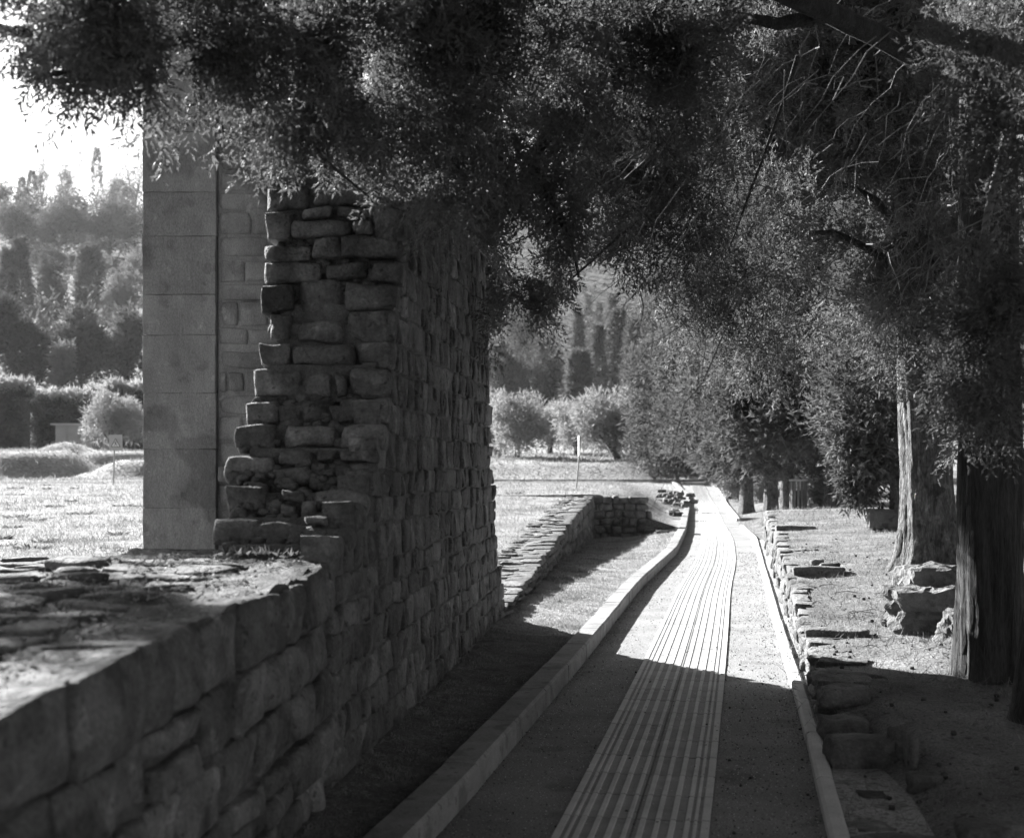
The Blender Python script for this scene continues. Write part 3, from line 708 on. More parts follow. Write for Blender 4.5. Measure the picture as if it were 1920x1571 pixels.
# ------------------------------------------------------------------ leaves in numpy
def unit(a): return a/np.maximum(1e-9, np.linalg.norm(a, axis=-1, keepdims=True))
def leaves(Pp, D, L, W, r=None):
    r = r if r is not None else rng
    n = len(Pp); rnd = r.normal(size=(n, 3)); S = unit(np.cross(D, rnd))*(W[:, None]/2)
    return np.stack([Pp-S, Pp+S, Pp+D*L[:, None]], 1)
def spray_template(k, seed, flat=.35, lm=1.0):
    """a cypress spray along +X, length 1: stem with alternate branchlets carrying scale-leaf tips"""
    r = np.random.default_rng(seed); pos = []; dr = []; ln = []
    nb = max(3, k//5)
    for i in range(nb):
        t = .12+.86*i/nb; sgn = 1 if i % 2 else -1
        L = .42*(1-t)+.16; ang = r.uniform(.5, .9)*sgn; lift = r.normal()*flat
        d = np.array([math.cos(ang), math.sin(ang), lift]); d /= np.linalg.norm(d); o = np.array([t, 0, -.10*t*t])
        m = k//nb
        for j in range(m):
            s = (j+.3)/m; a2 = r.normal()*.5; d2 = d+np.array([r.normal()*.35, a2*.7, r.normal()*.35]); d2 /= np.linalg.norm(d2)
            pos.append(o+d*L*s); dr.append(d2); ln.append(r.uniform(.10, .2)*lm)
    return np.array(pos), np.array(dr), np.array(ln)
TPL = [spray_template(34, i, lm=1.04) for i in range(6)]
def sprays(cent, axis, size, wf=.30, tpl=None, r=None):
    """cent (n,3), axis (n,3), size (n): instances of the templates as loose triangles"""
    tpl = tpl or TPL; r = r if r is not None else rng; out = []
    idx = r.integers(0, len(tpl), len(cent))
    for t, (tp_, td, tl) in enumerate(tpl):
        m = idx == t; c = cent[m]; a = unit(axis[m]); s = size[m]; n = len(c)
        if n == 0: continue
        b = unit(np.cross(a, r.normal(size=(n, 3)))); e = np.cross(a, b)
        Rm = np.stack([a, b, e], 2)                         # (n,3,3) columns
        pp = np.einsum('nij,kj->nki', Rm, tp_)*s[:, None, None]+c[:, None, :]
        dd = np.einsum('nij,kj->nki', Rm, td)
        LL = (tl[None, :]*s[:, None]).ravel(); out.append(leaves(pp.reshape(-1, 3), dd.reshape(-1, 3), LL, LL*wf, r))
    return np.concatenate(out)
def pn(Q, s, seed=0):
    """cheap smooth pseudo noise in [-1,1]"""
    q = Q*s+seed*1.37
    return (np.sin(q[:, 0]*1.7+np.sin(q[:, 1]*1.3+seed))+np.sin(q[:, 1]*1.9+np.sin(q[:, 2]*1.1+1.3))+np.sin(q[:, 2]*1.6+np.sin(q[:, 0]*1.4+2.1))+.6*np.sin(q[:, 0]*3.7+q[:, 1]*3.1+q[:, 2]*2.9))/3.2

# ---- near canopy: blobs of sprays hung on limbs; (u, v, Y, ru px, rv px, rY m, weight)
def blob_pts(u, v, Y, ru, rv, ry, n, seed, thr=-.15, ns=5.0):
    r = np.random.default_rng(seed); c = np.array(P(u, v, Y)); rad = np.array([ru/F*Y, ry, rv/F*Y])
    q = unit(r.normal(size=(n*7, 3)))*(r.random((n*7, 1))**(1/2.2)); X = c+q*rad
    keep = pn(X, ns*.5, seed % 3)*.55+pn(X, ns*1.25, 2)*.75 > thr+.28; X = X[keep][:n]; q = q[keep][:n]
    return X, q
def canopy(name, parent, blobs, size, matn, wf=.42, seed=0, dens=1.0, tpl=None):
    cs = []; ax = []
    for i, b in enumerate(blobs):
        X, q = blob_pts(*b[:6], max(3, int(b[6]/14*dens)), seed*100+i)
        k = 9; tw_ = unit(q*.9+rng.normal(size=q.shape)*.45+np.array([-.25, 0, -.45]))         # twigs, each carrying k sprays
        Lt = rng.uniform(.22, .42, len(X))*(b[2]/6)**.5
        for j in range(k):
            f_ = (j+.5)/k; side = unit(np.cross(tw_, rng.normal(size=tw_.shape)))
            cs.append(X+tw_*(Lt*(f_-.6))[:, None]+np.array([0, 0, -.12])*(f_**2*Lt)[:, None]); ax.append(tw_*.9+side*(.9-.5*f_))
    cs = np.concatenate(cs); ax = np.concatenate(ax); sz = rng.uniform(*size, len(cs))*(np.abs(cs[:, 1])/6)**.5
    V = sprays(cs, ax, sz, wf, tpl); o = link(name, mesh_tris(name, V, M[matn]), parent); return o, cs
def limb(pts, r0, r1, n=8, parent=None, m='bark_dark', name='limb'):
    P3 = [Vector(p) for p in pts]; Q = []
    for i in range(len(P3)-1):
        for k in range(5): Q.append(P3[i].lerp(P3[i+1], k/5)+mnoise.noise_vector(P3[i].lerp(P3[i+1], k/5)*1.3)*.05)
    Q.append(P3[-1]); return MB().tube(Q, [r0+(r1-r0)*i/(len(Q)-1) for i in range(len(Q))], n, wob=.2).build(name, M[m], parent, True)
def trunk(parent, x, y, z0, h, r, m='bark', lean=(0, 0), flare=1.7, n=36, name='trunk', step=.12):
    pts = []; rad = []; k = int(h/step)
    for i in range(k+1):
        t = i/k; z = z0-.12+h*t; pts.append((x+lean[0]*t, y+lean[1]*t, z)); hh = h*t
        rad.append(r*(1-.35*t)*(1+(flare-1)*math.exp(-hh/.22)))
    mb = MB(); kk = 0
    P3 = [Vector(p) for p in pts]
    for i, p in enumerate(P3):
        for j in range(n):
            t = 2*math.pi*j/n; rr_ = rad[i]*(1+.07*math.sin(5*t+1.2*nz(p.z*.6, x))*math.exp(-(p.z-z0)/.5)*2+.06*nz(math.cos(t)*2.2+x, math.sin(t)*2.2, p.z*.5)+.09*nz(math.cos(t+p.z*.12)*6, math.sin(t+p.z*.12)*6, p.z*1.3+x)+.07*(.3-abs(nz(math.cos(t-p.z*.1)*12+y, math.sin(t-p.z*.1)*12, p.z*2.6)))+.035*nz(math.cos(t)*9, math.sin(t)*9, p.z*9))
            mb.v.append((p.x+math.cos(t)*rr_, p.y+math.sin(t)*rr_, p.z))
    for i in range(len(P3)-1):
        for j in range(n): mb.f.append((i*n+j, i*n+(j+1) % n, (i+1)*n+(j+1) % n, (i+1)*n+j))
    return mb.build(name, M[m], parent, True)

# tree A: dark near trunk; its limbs carry the canopy over the wall and the path
A = Vector((P(1860, 0, 7.65).x, 7.65, .27))
tA = empty('cypress_tree', A, 'old cypress with the dark near trunk, limbs arching left over the path and wall', 'tree')
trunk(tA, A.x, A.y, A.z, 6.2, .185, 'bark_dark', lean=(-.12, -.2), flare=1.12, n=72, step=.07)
blobs = [ # near canopy over the wall (soft, close)
 (60, 20, 4.6, 170, 95, .5, 420), (230, 60, 4.9, 190, 110, .6, 640), (150, 150, 4.8, 90, 40, .35, 110), (60, 150, 4.7, 50, 40, .25, 50),
 (30, 175, 4.7, 28, 22, .15, 14), (175, 205, 4.8, 80, 22, .2, 46), (105, 212, 4.8, 28, 14, .15, 10),
 (330, 190, 5.0, 130, 85, .5, 420), (300, 245, 5.1, 70, 35, .3, 80), (420, 60, 5.2, 190, 130, .6, 760), (420, 280, 5.4, 110, 50, .35, 190), (370, 305, 5.5, 60, 22, .2, 40),
 (520, 200, 5.4, 130, 120, .6, 620), (480, 325, 5.6, 70, 25, .25, 56), (560, 320, 5.7, 70, 32, .25, 90), (640, 120, 5.6, 190, 150, .7, 1000),
 (660, 290, 5.8, 110, 70, .4, 330), (620, 345, 5.8, 40, 18, .15, 24), (760, 90, 5.8, 170, 130, .7, 820), (780, 260, 6.0, 120, 100, .5, 560), (760, 370, 6.1, 55, 35, .25, 70), (735, 400, 6.1, 22, 20, .12, 12),
 (850, 370, 6.3, 80, 80, .4, 330), (860, 440, 6.6, 55, 30, .3, 110), (815, 440, 6.5, 35, 30, .3, 60),
 (900, 180, 6.2, 150, 150, .7, 950), (930, 330, 6.6, 110, 90, .5, 430), (900, 40, 6.0, 160, 110, .7, 800),
 (1050, 100, 6.4, 160, 150, .8, 1000), (1060, 290, 6.9, 80, 90, .5, 300), (1010, 390, 7.2, 55, 60, .4, 190), (1062, 440, 7.4, 38, 70, .4, 220), (960, 440, 7.0, 45, 28, .3, 110),
 (1200, 60, 6.8, 160, 120, .8, 900), (1180, 240, 7.2, 130, 130, .7, 760), (1290, 100, 6.5, 80, 90, .5, 330), (1310, 150, 6.3, 50, 60, .3, 120)]
blobs += [(790, 340, 10.5, 110, 70, .7, 700), (830, 250, 10.6, 140, 120, .8, 1000), (850, 80, 10.6, 150, 130, .9, 900), (700, 150, 10, 150, 170, .8, 900)]
blobs = [(b[0], b[1]-((78 if b[0] < 700 else 58) if b[1] > 120 else 25), b[2], b[3], b[4]*.92)+tuple(b[5:]) for b in blobs]
blobs += [(893, 400, 11, 45, 110, .4, 420), (903, 400, 11.1, 58, 150, .45, 900), (915, 555, 11.3, 30, 62, .3, 420), (932, 600, 11.3, 42, 34, .3, 300)]
o, pts = canopy('foliage', tA, blobs, (.10, .18), 'cypress', seed=1, dens=1.15, wf=.45)
blobs = [(955, 585, 9.6, 60, 26, .4, 200), (1005, 555, 9.6, 50, 34, .4, 200), (925, 598, 9.6, 36, 18, .3, 80), (1048, 520, 9.4, 34, 45, .4, 130),
 (1160, 400, 9.0, 100, 100, .8, 800), (1260, 450, 9.6, 120, 110, .9, 900), (1150, 500, 9.8, 50, 35, .5, 170), (1270, 560, 10.2, 60, 40, .6, 250), (1350, 560, 10.4, 130, 110, .9, 900),
 (1300, 330, 9.0, 150, 140, 1.0, 900), (1420, 640, 10.8, 110, 70, .8, 460), (1450, 450, 10.2, 150, 150, 1.0, 1000), (1180, 330, 8.6, 90, 80, .6, 360)]
blobs = [(b[0], b[1]-(40 if b[0] > 1100 and b[0] < 1320 else 0))+tuple(b[2:]) for b in blobs]
canopy('hanging_foliage', tA, blobs, (.10, .17), 'cypress', seed=2, dens=1.0)
TPL_C = [spray_template(16, i+60, lm=2.0) for i in range(4)]
# the crown above the frame
up = [(x_, y_, z_, r_) for x_, y_, z_, r_ in ((2.5, 7.8, 6.5, 2.2), (1.0, 6.5, 5.6, 1.6), (-.6, 5.6, 5.2, 1.5), (-2.2, 5.0, 4.8, 1.4), (.4, 4.0, 4.6, 1.5), (-1.6, 3.4, 4.6, 1.3), (1.8, 2.5, 4.4, 1.6), (.6, .8, 4.6, 1.8), (-1.5, 1.0, 4.4, 1.6), (2.4, 8.5, 9, 1.8), (3.0, 4.5, 5.5, 1.8))]
cs_ = []; ax_ = []
for i, (x_, y_, z_, r_) in enumerate(up):
    q = unit(rng.normal(size=(520, 3))); X = np.array([x_, y_, z_])+q*np.array([r_, r_, r_*.55])*(rng.random((520, 1))**.4); cs_.append(X); ax_.append(q+rng.normal(size=q.shape)*.5)
cs_ = np.concatenate(cs_); ax_ = np.concatenate(ax_); keep = (cs_[:, 1] < .5) | ((HZ-(cs_[:, 2]-CH)*F/np.maximum(cs_[:, 1], .1)) < -70)
link('upper_foliage', mesh_tris('upper_foliage', sprays(cs_[keep], ax_[keep], rng.uniform(.3, .5, keep.sum()), .45, TPL_C), M['cypress']), tA)
blobs = [(-553, 213, 7.8, 110, 150, .5, 1100), (-260, 340, 9.67, 60, 90, .35, 500), (-420, 60, 7.4, 140, 120, .6, 220), (-200, -40, 6, 160, 100, .6, 260), (-380, 20, 6.4, 140, 110, .6, 240)]  # unseen foliage left of the frame, added to shade bands of the low wall top
canopy('left_shade_foliage', tA, blobs, (.14, .22), 'cypress', seed=9)
limb([P(60, 60, 4.8), P(-150, 20, 5.6), P(-330, 80, 6.6), P(-553, 213, 7.8)], .02, .006, 6, tA)  # limbs added to carry this unseen shading foliage
limb([P(-150, 20, 5.6), P(-200, 180, 7.6), P(-260, 340, 9.67)], .012, .004, 6, tA)
top = Vector((A.x-.15, 7.8, 5.2))
limb([Vector((A.x-.1, 7.85, 3.9)), P(1700, 100, 7.4), P(1560, 20, 6.9), P(1300, -60, 6.3), P(900, -40, 5.9), P(500, 40, 5.4), P(250, 110, 5.0), P(60, 150, 4.7)], .075, .006, 10, tA)
limb([Vector((A.x-.1, 7.9, 4.4)), P(1500, -80, 7.4), P(1150, 60, 6.9), P(1000, 300, 7.0), P(1045, 410, 7.3), P(1085, 520, 7.6)], .07, .006, 8, tA)
limb([P(1560, 20, 6.9), P(1460, 50, 6.9), P(1380, 40, 6.9), P(1330, 10, 6.8)], .045, .01, 8, tA)
limb([P(640, 10, 5.6), P(560, 150, 5.6), P(600, 280, 5.7), P(700, 380, 6.0)], .018, .004, 6, tA)
limb([P(440, -40, 5.3), P(430, 60, 5.3), P(405, 140, 5.4), P(420, 260, 5.4)], .012, .004, 6, tA)
limb([P(1250, -40, 6.6), P(1280, 250, 7.8), P(1200, 420, 8.8), P(1050, 540, 9.4)], .03, .006, 6, tA)
limb([P(1500, 100, 8.4), P(1430, 300, 9), P(1350, 500, 9.8)], .016, .005, 6, tA)
limb([P(1045, 410, 7.3), P(1000, 440, 7.2), P(950, 460, 7.0)], .01, .003, 5, tA)
# bare dead twigs under the canopy
rr = random.Random(4); mb = MB()
for i in range(190):
    u, v, Y = rr.uniform(1180, 1900), rr.uniform(-20, 620), rr.uniform(6.5, 10.5); p = P(u, v, Y); d = Vector((rr.uniform(-1, .3), rr.uniform(-.6, .6), rr.uniform(-1, .2))).normalized(); L = rr.uniform(.25, .8)
    q = [p+d*L*t/6+Vector((0, 0, -.5*L*(t/6)**2))+mnoise.noise_vector(p*3+d*t*.7)*.07 for t in range(7)]; mb.tube(q, [.0042*(1-t/7.5) for t in range(7)], 4, False)
o = mb.build('dead_twigs', M['twig'], tA); o['kind'] = 'stuff'

# tree B: at the right edge of the photo
B = Vector((P(1958, 0, 6.6).x, 6.6, .25))
tB = empty('cypress_tree', B, 'near cypress cut by the right edge of the photo, in front of the dark trunk', 'tree')
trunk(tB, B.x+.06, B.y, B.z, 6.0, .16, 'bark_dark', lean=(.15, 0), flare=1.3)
blobs = [(1850, 120, 5.6, 110, 150, .6, 420), (1880, 300, 5.7, 100, 120, .5, 340), (1800, 80, 5.9, 100, 80, .5, 240), (1850, 590, 6.0, 110, 50, .4, 300), (1790, 610, 6.0, 65, 32, .3, 100), (1900, 560, 5.8, 80, 60, .4, 260),
 (1860, 480, 5.9, 60, 50, .4, 120), (1820, 700, 6.1, 80, 60, .4, 260), (1790, 760, 6.1, 35, 40, .25, 50), (1890, 720, 6.1, 80, 100, .5, 360), (1880, 420, 6.1, 90, 80, .5, 260), (1740, 610, 6.1, 30, 22, .2, 26)]
canopy('foliage', tB, blobs, (.10, .17), 'cypress', seed=3)
limb([Vector((B.x, 6.6, 3.2)), P(1880, 250, 6.0), P(1850, 420, 6.0), P(1840, 560, 6.0), P(1800, 640, 6.0)], .03, .006, 7, tB, 'twig')
limb([Vector((B.x, 6.6, 3.8)), P(1860, 100, 5.8), P(1830, 180, 5.8), P(1800, 330, 5.8)], .02, .004, 6, tB, 'twig')

# tree C: the big trunk with deep bark
Cc = Vector((P(1747, 0, 12.2).x, 12.2, 0)); Cc.z = terrace_z(Cc.x, 12.2)
tC = empty('cypress_tree', Cc, 'thick cypress trunk with deeply furrowed bark, its left side sunlit, behind the boulder', 'tree')
trunk(tC, Cc.x, Cc.y, Cc.z, 6.5, .245, 'bark', flare=1.75, n=110, lean=(-.25, .1), step=.06)
kn = MB(); c = Vector((Cc.x-.12, 12.2-.225, P(0, 745, 12.2).z))
for k_, (r_, d_) in enumerate(((.075, -.02), (.06, .015), (.035, .012), (.02, -.005))): pass
kn.tube([c+Vector((-.02, .06, 0)), c+Vector((-.04, 0, 0)), c+Vector((-.045, -.02, 0)), c+Vector((-.045, -.014, 0))], [.075, .068, .052, .02], 14, wob=.3); kn.build('branch_scar', M['rock'], tC, True)
blobs = [(1700, 420, 11.5, 150, 130, 1.0, 800), (1640, 560, 11.8, 110, 90, .9, 480), (1760, 560, 11.5, 110, 100, .8, 460), (1600, 250, 11.5, 180, 150, 1.2, 1000), (1740, 200, 11.5, 150, 150, 1.2, 800), (1500, 80, 11, 160, 130, 1.2, 700), (1560, 640, 12.4, 60, 60, .6, 180), (1720, 650, 11.8, 70, 55, .5, 200), (1400, 180, 11, 120, 130, 1.0, 600), (1520, 330, 12, 140, 130, 1.0, 700),
 (1640, 20, 11, 170, 90, 1.0, 500), (1850, 350, 11, 110, 200, 1.0, 700), (1860, 150, 11, 110, 150, 1.0, 500), (1850, 650, 11, 100, 120, .8, 500), (1870, 800, 11, 70, 80, .6, 240)]
canopy('foliage', tC, blobs, (.12, .2), 'cypress', seed=4, dens=.62)
cs_ = []; ax_ = []  # hidden crown part, added on the sun side to shade the interior foliage
for (x_, y_, z_, r_) in ((1.5, 13.5, 5.2, 1.2), (.5, 14.6, 6.2, 1.3), (2.6, 12.6, 5.4, 1.2), (2.7, 14.2, 6.6, 1.5), (1.2, 15.5, 7.2, 1.5), (-.3, 15.6, 7.2, 1.3), (3.6, 13.6, 7.4, 1.6)):
    q = unit(rng.normal(size=(750, 3))); cs_.append(np.array([x_, y_, z_])+q*np.array([r_, r_, r_*.8])*(rng.random((750, 1))**.4)); ax_.append(q+rng.normal(size=q.shape)*.5)
cs_ = np.concatenate(cs_); ax_ = np.concatenate(ax_)
link('upper_foliage', mesh_tris('upper_foliage', sprays(cs_, ax_, rng.uniform(.35, .55, len(cs_)), .45, TPL_C), M['cypress']), tC)
for q in ([P(1735, 330, 12.1), P(1640, 200, 11.5), P(1560, 120, 11)], [P(1740, 480, 12.1), P(1640, 380, 11.6), P(1540, 330, 11.4)], [P(1735, 260, 12.1), P(1620, 180, 11.4), P(1500, 30, 11)], [P(1745, 560, 12.1), P(1650, 480, 11.8), P(1560, 440, 11.6), P(1400, 440, 11.4)]): limb(q, .055, .012, 7, tC)

# ---- cypress crowns as columns of plumes
def column_crown(cx, cy, z0, h, r, n, size, seed, taper=.7, droop=0.0, lean=(0, 0), skirt=.35, bump=.32):
    g = np.random.default_rng(seed); th = g.uniform(0, 2*np.pi, n); t = g.random(n)**.85
    prof = np.minimum(1, (t/.10)*(1-skirt)+skirt)*np.maximum(.03, 1-t)**taper*1.0
    Q = np.stack([np.cos(th)*1.6, np.sin(th)*1.6, t*h/r*.55], 1)
    rad = r*prof*(1+bump*pn(Q, 1.6, seed % 9)+bump*.5*pn(Q, 4.3, seed % 5+1)); inner = g.random(n)**.35; rad = rad*(.45+.55*inner)
    X = np.stack([cx+lean[0]*t+np.cos(th)*rad, cy+lean[1]*t+np.sin(th)*rad, z0+t*h], 1)
    ax = np.stack([np.cos(th)*.8, np.sin(th)*.8, np.full(n, .75-droop)], 1)+g.normal(size=(n, 3))*.3
    return X, ax, g.uniform(*size, n)
TPL_S = [spray_template(16, i+20, lm=1.98) for i in range(4)]
TPL_X = [spray_template(12, i+40, lm=2.2) for i in range(4)]
def cypress(name, label, x, y, z, h, r, n, size, seed, clear=1.2, tr=.14, tpl=None, wf=.34, taper=.45, m='cypress_far', bark='bark', droop=0, group=None, lean=(0, 0), extra=None, cat='tree'):
    t = empty(name, (x, y, z), label, cat, group)
    trunk(t, x, y, z, clear+h*.25, tr, bark, flare=1.5, n=20, step=.25)
    X, ax, sz = column_crown(x, y, z+clear, h, r, n, size, seed, taper, droop, lean)
    if extra:
        for e in extra:
            q, qq = blob_pts(*e[:6], e[6], seed+7, thr=-.3, ns=3.0); X = np.concatenate([X, q]); ax = np.concatenate([ax, qq+rng.normal(size=qq.shape)*.4+np.array([-.2, 0, -.2])]); sz = np.concatenate([sz, rng.uniform(*size, len(q))])
    link('crown', mesh_tris('crown', sprays(X, ax, sz, wf, tpl or TPL_S), M[m]), t); return t
def tx(u, Y): return (u-HALF)/F*Y
def cy_row(label, u, Y, h, r, n, size, seed, **k):
    n = int(n*1.12); k['clear'] = k.get('clear', 1.2)*.9; k['extra'] = [e[:6]+(int(e[6]*2.2),) for e in k.get('extra', [])]
    x = tx(u, Y); z = terrace_z(x, Y); return cypress('cypress_tree', label, x, Y, z, h, r, n, size, seed, **k)
cy_row('cypress with the slim pale trunk and dense sunlit lower crown beside the squared block', 1685, 17.6, 7, .95, 3400, (.22, .36), 51, clear=.62, tr=.115, lean=(0, 0), extra=[(1620, 800, 17.6, 50, 110, .5, 300), (1625, 900, 17.6, 40, 40, .35, 90)])
cy_row('cypress with a leaning trunk, second to the right of the slatted bin', 1600, 27.5, 8.5, 1.35, 2600, (.3, .5), 52, clear=1.1, tr=.13)
cy_row('cypress with the broad fluted trunk just right of the slatted bin', 1562, 27.0, 8.5, 1.3, 2600, (.3, .5), 53, clear=1.35, tr=.16, extra=[(1500, 760, 26, 60, 80, .9, 220)])
cy_row('cypress with the flared half-sunlit trunk just left of the slatted bin', 1476, 27.6, 9, 1.5, 3000, (.3, .5), 54, clear=1.0, tr=.15, extra=[(1430, 780, 27, 60, 90, 1.0, 300), (1400, 680, 27, 60, 80, 1.0, 260)])
cy_row('cypress with the dark twin trunk, left-most of the terrace row near the bin', 1446, 30.0, 9, 1.6, 3000, (.32, .52), 55, clear=1.1, tr=.17, extra=[(1380, 800, 30, 55, 80, 1.0, 240)])
cy_row('cypress behind the shrub on the right side of the far path', 1400, 38, 10, 2.0, 2600, (.4, .65), 56, clear=.9, tr=.2, extra=[(1340, 780, 38, 60, 90, 1.4, 260)])
cy_row('cypress deep in the shade behind the slatted bin', 1520, 34, 10, 2.2, 1300, (.45, .7), 57, clear=1.9, tr=.18)
cy_row('cypress in the back row behind the furrowed trunk', 1700, 25, 10, 2.0, 1300, (.45, .7), 58, clear=1.6, tr=.18)
cy_row('cypress in the back row far to the right of the furrowed trunk', 1880, 21, 10, 2.0, 1100, (.45, .7), 59, clear=1.2, tr=.18)
cy_row('cypress in the back row between the bin and the slim trunk', 1630, 36, 11, 2.4, 1100, (.5, .7), 60, clear=1.4, tr=.2)
for (lab, x_, y_) in (('cypress of the row beside the path, behind the viewpoint on the right', 3.4, 1.6), ('cypress of the row further behind the viewpoint on the right', 3.0, -3), ('cypress standing behind the viewpoint on the left', -2.2, -5), ('cypress at the outer right of the terrace beside the near trunks', 6.6, 6.6), ('cypress at the outer right of the terrace beyond the furrowed trunk', 8.2, 12)):
    cypress('cypress_tree', lab, x_, y_, .2, 10, 1.5 if x_ < 4 else 1.9, 1500, (.42, .62), int(x_*10+70), clear=.9 if x_ > 4 else 1.6, tr=.17, tpl=TPL_C, group='cypresses of the row beyond the edges of the photo')
# the spreading conifer at the far end of the path
x = tx(1300, 67)
cypress('conifer_tree', 'big spreading conifer with branches sweeping to the ground at the far end of the path', x, 67, lawn_z(x, 67), 13, 3.1, 3600, (.6, 1.0), 61, clear=.4, tr=.3, taper=.5,
        extra=[(1245, 800, 64, 55, 70, 2, 420), (1230, 700, 64, 40, 70, 2, 300), (1320, 800, 62, 60, 55, 2, 340), (1260, 850, 62, 50, 18, 1.5, 160)])
cy_row('cypress between the spreading conifer and the shrub by the far path', 1372, 50, 13, 2.5, 3000, (.55, .85), 62, clear=.7, tr=.25, extra=[(1310, 700, 50, 70, 110, 2, 320)])

# ---- olives on the lawn beyond the bank
def blob_crown(parts, n, size, seed, thr=-.35, ns=.9, up=.3):
    g = np.random.default_rng(seed); Xs = []; As = []
    tot = sum(p[3]*p[4]*p[5] for p in parts)**1.0
    for i, (cx, cy, cz, rx, ry, rz) in enumerate(parts):
        m = int(n*rx*ry*rz/tot); q = unit(g.normal(size=(m*3, 3)))*(g.random((m*3, 1))**(1/3.5)); X = q*np.array([rx, ry, rz])+np.array([cx, cy, cz])
        k = pn(X, ns, seed % 7+i) > thr; Xs.append(X[k][:m]); As.append(q[k][:m]+g.normal(size=(k.sum(), 3))[:m]*.6+np.array([0, 0, up]))
    X = np.concatenate(Xs); return X, np.concatenate(As), g.uniform(*size, len(X))
def blob_tree(name, label, x, y, z, parts, n, size, seed, m, tr=.2, wf=.3, tpl=None, cat='tree', group=None, up=.3, trunk_to=None, bark='bark_dark', ns=.9, lean=(0, 0)):
    t = empty(name, (x, y, z), label, cat, group)
    th = trunk_to if trunk_to else min(p[2] for p in parts)
    MB().tube([(x, y, z-.2), (x+lean[0]*.3, y, z+th*.35), (x+lean[0], y, z+th)], [tr*1.4, tr, tr*.8], 9, wob=.3).build('trunk', M[bark], t, True)
    mb = MB()
    for p in parts[:6]: mb.tube([(x+lean[0]*.6, y, z+th*.6), (x+(p[0])*.5+lean[0]*.3, y+p[1]*.5, z+(th*.6+p[2])/2+.1), (x+p[0], y+p[1], z+p[2])], [tr*.6, tr*.4, tr*.15], 6, False)
    mb.build('branches', M[bark], t, True)
    X, ax, sz = blob_crown([(x+a, y+b, z+c, d, e, f) for a, b, c, d, e, f in parts], n, size, seed, up=up, ns=ns)
    link('crown', mesh_tris('crown', sprays(X, ax, sz, wf, tpl or TPL_X), M[m]), t); return t
def olive(label, u, Y, vt, vb, wpx, seed, lean=(0, 0), n=1300):
    x = tx(u, Y); z = lawn_z(x, Y); H = CH+(HZ-vt)/F*Y-z; w_ = wpx/F*Y/2; rr = random.Random(seed); parts = []
    low_ = CH+(HZ-vb)/F*Y-z
    for i in range(7):
        a = i*.9+rr.random(); d = w_*.5; parts.append((math.cos(a)*d+lean[0], math.sin(a)*d, low_+(H-low_)*rr.uniform(.3, .72), w_*.55, w_*.55, (H-low_)*rr.uniform(.28, .36)))
    return blob_tree('olive_tree', label, x, Y, z, parts, n, (.45, .75), seed, 'olive', tr=.17, wf=.22, up=.7, trunk_to=low_+.5, lean=lean)
olive('silvery olive tree with a slim upright trunk, nearest the tall wall edge', 970, 73, 742, 850, 95, 1)
olive('small olive tree between the slim-trunked olive and the round one', 1032, 84, 765, 850, 75, 2)
olive('olive tree directly behind the thin sign post', 1080, 80, 768, 852, 72, 3)
olive('full round olive tree with a leaning trunk right of the sign post', 1160, 72, 738, 852, 120, 4, lean=(-.5, 0), n=1900)
olive('olive tree partly hidden behind the big spreading conifer', 1215, 82, 728, 850, 90, 5)
olive('olive tree partly hidden by the far edge of the tall wall', 915, 78, 735, 860, 80, 6)
olive('olive tree beside the small shed', 214, 88, 738, 838, 100, 7, n=1800)

# ---- hillside trees, each placed by where it stands on the slope
def hill_at(v, x_u):
    for Y in range(126, 470, 2):
        if vof(hill_z(tx(x_u, Y), Y), Y) <= v: return Y
    return 465
def hcyp(label, u, vt, vb, wpx, seed, Y=None, m='forest', n=1300, **k):
    Y = Y or hill_at(vb, u); x = tx(u, Y); z = hill_z(x, Y) if Y > 124 else lawn_z(x, Y); H = CH+(HZ-vt)/F*Y-z; r = wpx/F*Y/2
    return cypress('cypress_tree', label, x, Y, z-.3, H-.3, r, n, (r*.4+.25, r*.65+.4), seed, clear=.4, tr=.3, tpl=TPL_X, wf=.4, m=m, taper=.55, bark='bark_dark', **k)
def hround(name, label, u, vt, vb, wpx, seed, Y=None, m='forest', n=1500, low=.0, up=.3):
    Y = Y or hill_at(vb, u); x = tx(u, Y); z = hill_z(x, Y) if Y > 124 else lawn_z(x, Y); H = CH+(HZ-vt)/F*Y-z; w_ = wpx/F*Y/2; rr = random.Random(seed); parts = []; n = n*2 if vb < 400 else n
    for i in range(8):
        a = i*.8+rr.random(); d = w_*rr.uniform(.35, .6); hh = rr.uniform(low+.15, .78)
        parts.append((math.cos(a)*d, math.sin(a)*d, H*hh, w_*.5, w_*.5, H*min(.28, (1-hh))))
    s = max(.9, w_*.16)*(.75 if vb < 400 else 1)
    return blob_tree(name, label, x, Y, z-.3, parts, n, (s*.8, s*1.3), seed, m, tr=max(.2, H*.02), wf=.46, ns=.35, up=up)
# left window, skyline
hround('hill_tree', 'narrow ragged tree on the left skyline beside the broad one', 78, 283, 352, 30, 100, n=700)
hround('hill_tree', 'broad dark tree with a spiky top on the left skyline', 122, 285, 362, 56, 101, n=1200)
hcyp('very thin cypress on the left skyline, right of the broad tree', 151, 283, 345, 11, 102, n=300)
hcyp('pointed dark cypress, tallest point of the left skyline', 181, 279, 350, 22, 103, n=600)
hround('pine_tree', 'tall open pine on the skyline touching the pillar edge', 252, 262, 350, 62, 104, n=1100)
hcyp('blunt dark cypress low on the left skyline, first of a pair', 41, 334, 395, 17, 105, n=500)
hcyp('taller blunt cypress, second of the pair low on the left skyline', 60, 322, 395, 19, 106, n=500)
hround('hill_tree', 'dark tree at the left edge of the skyline', 4, 338, 400, 34, 107, n=700)
hround('hill_tree', 'low round tree on the skyline between pointed cypress and pine', 212, 318, 372, 30, 108, n=600)
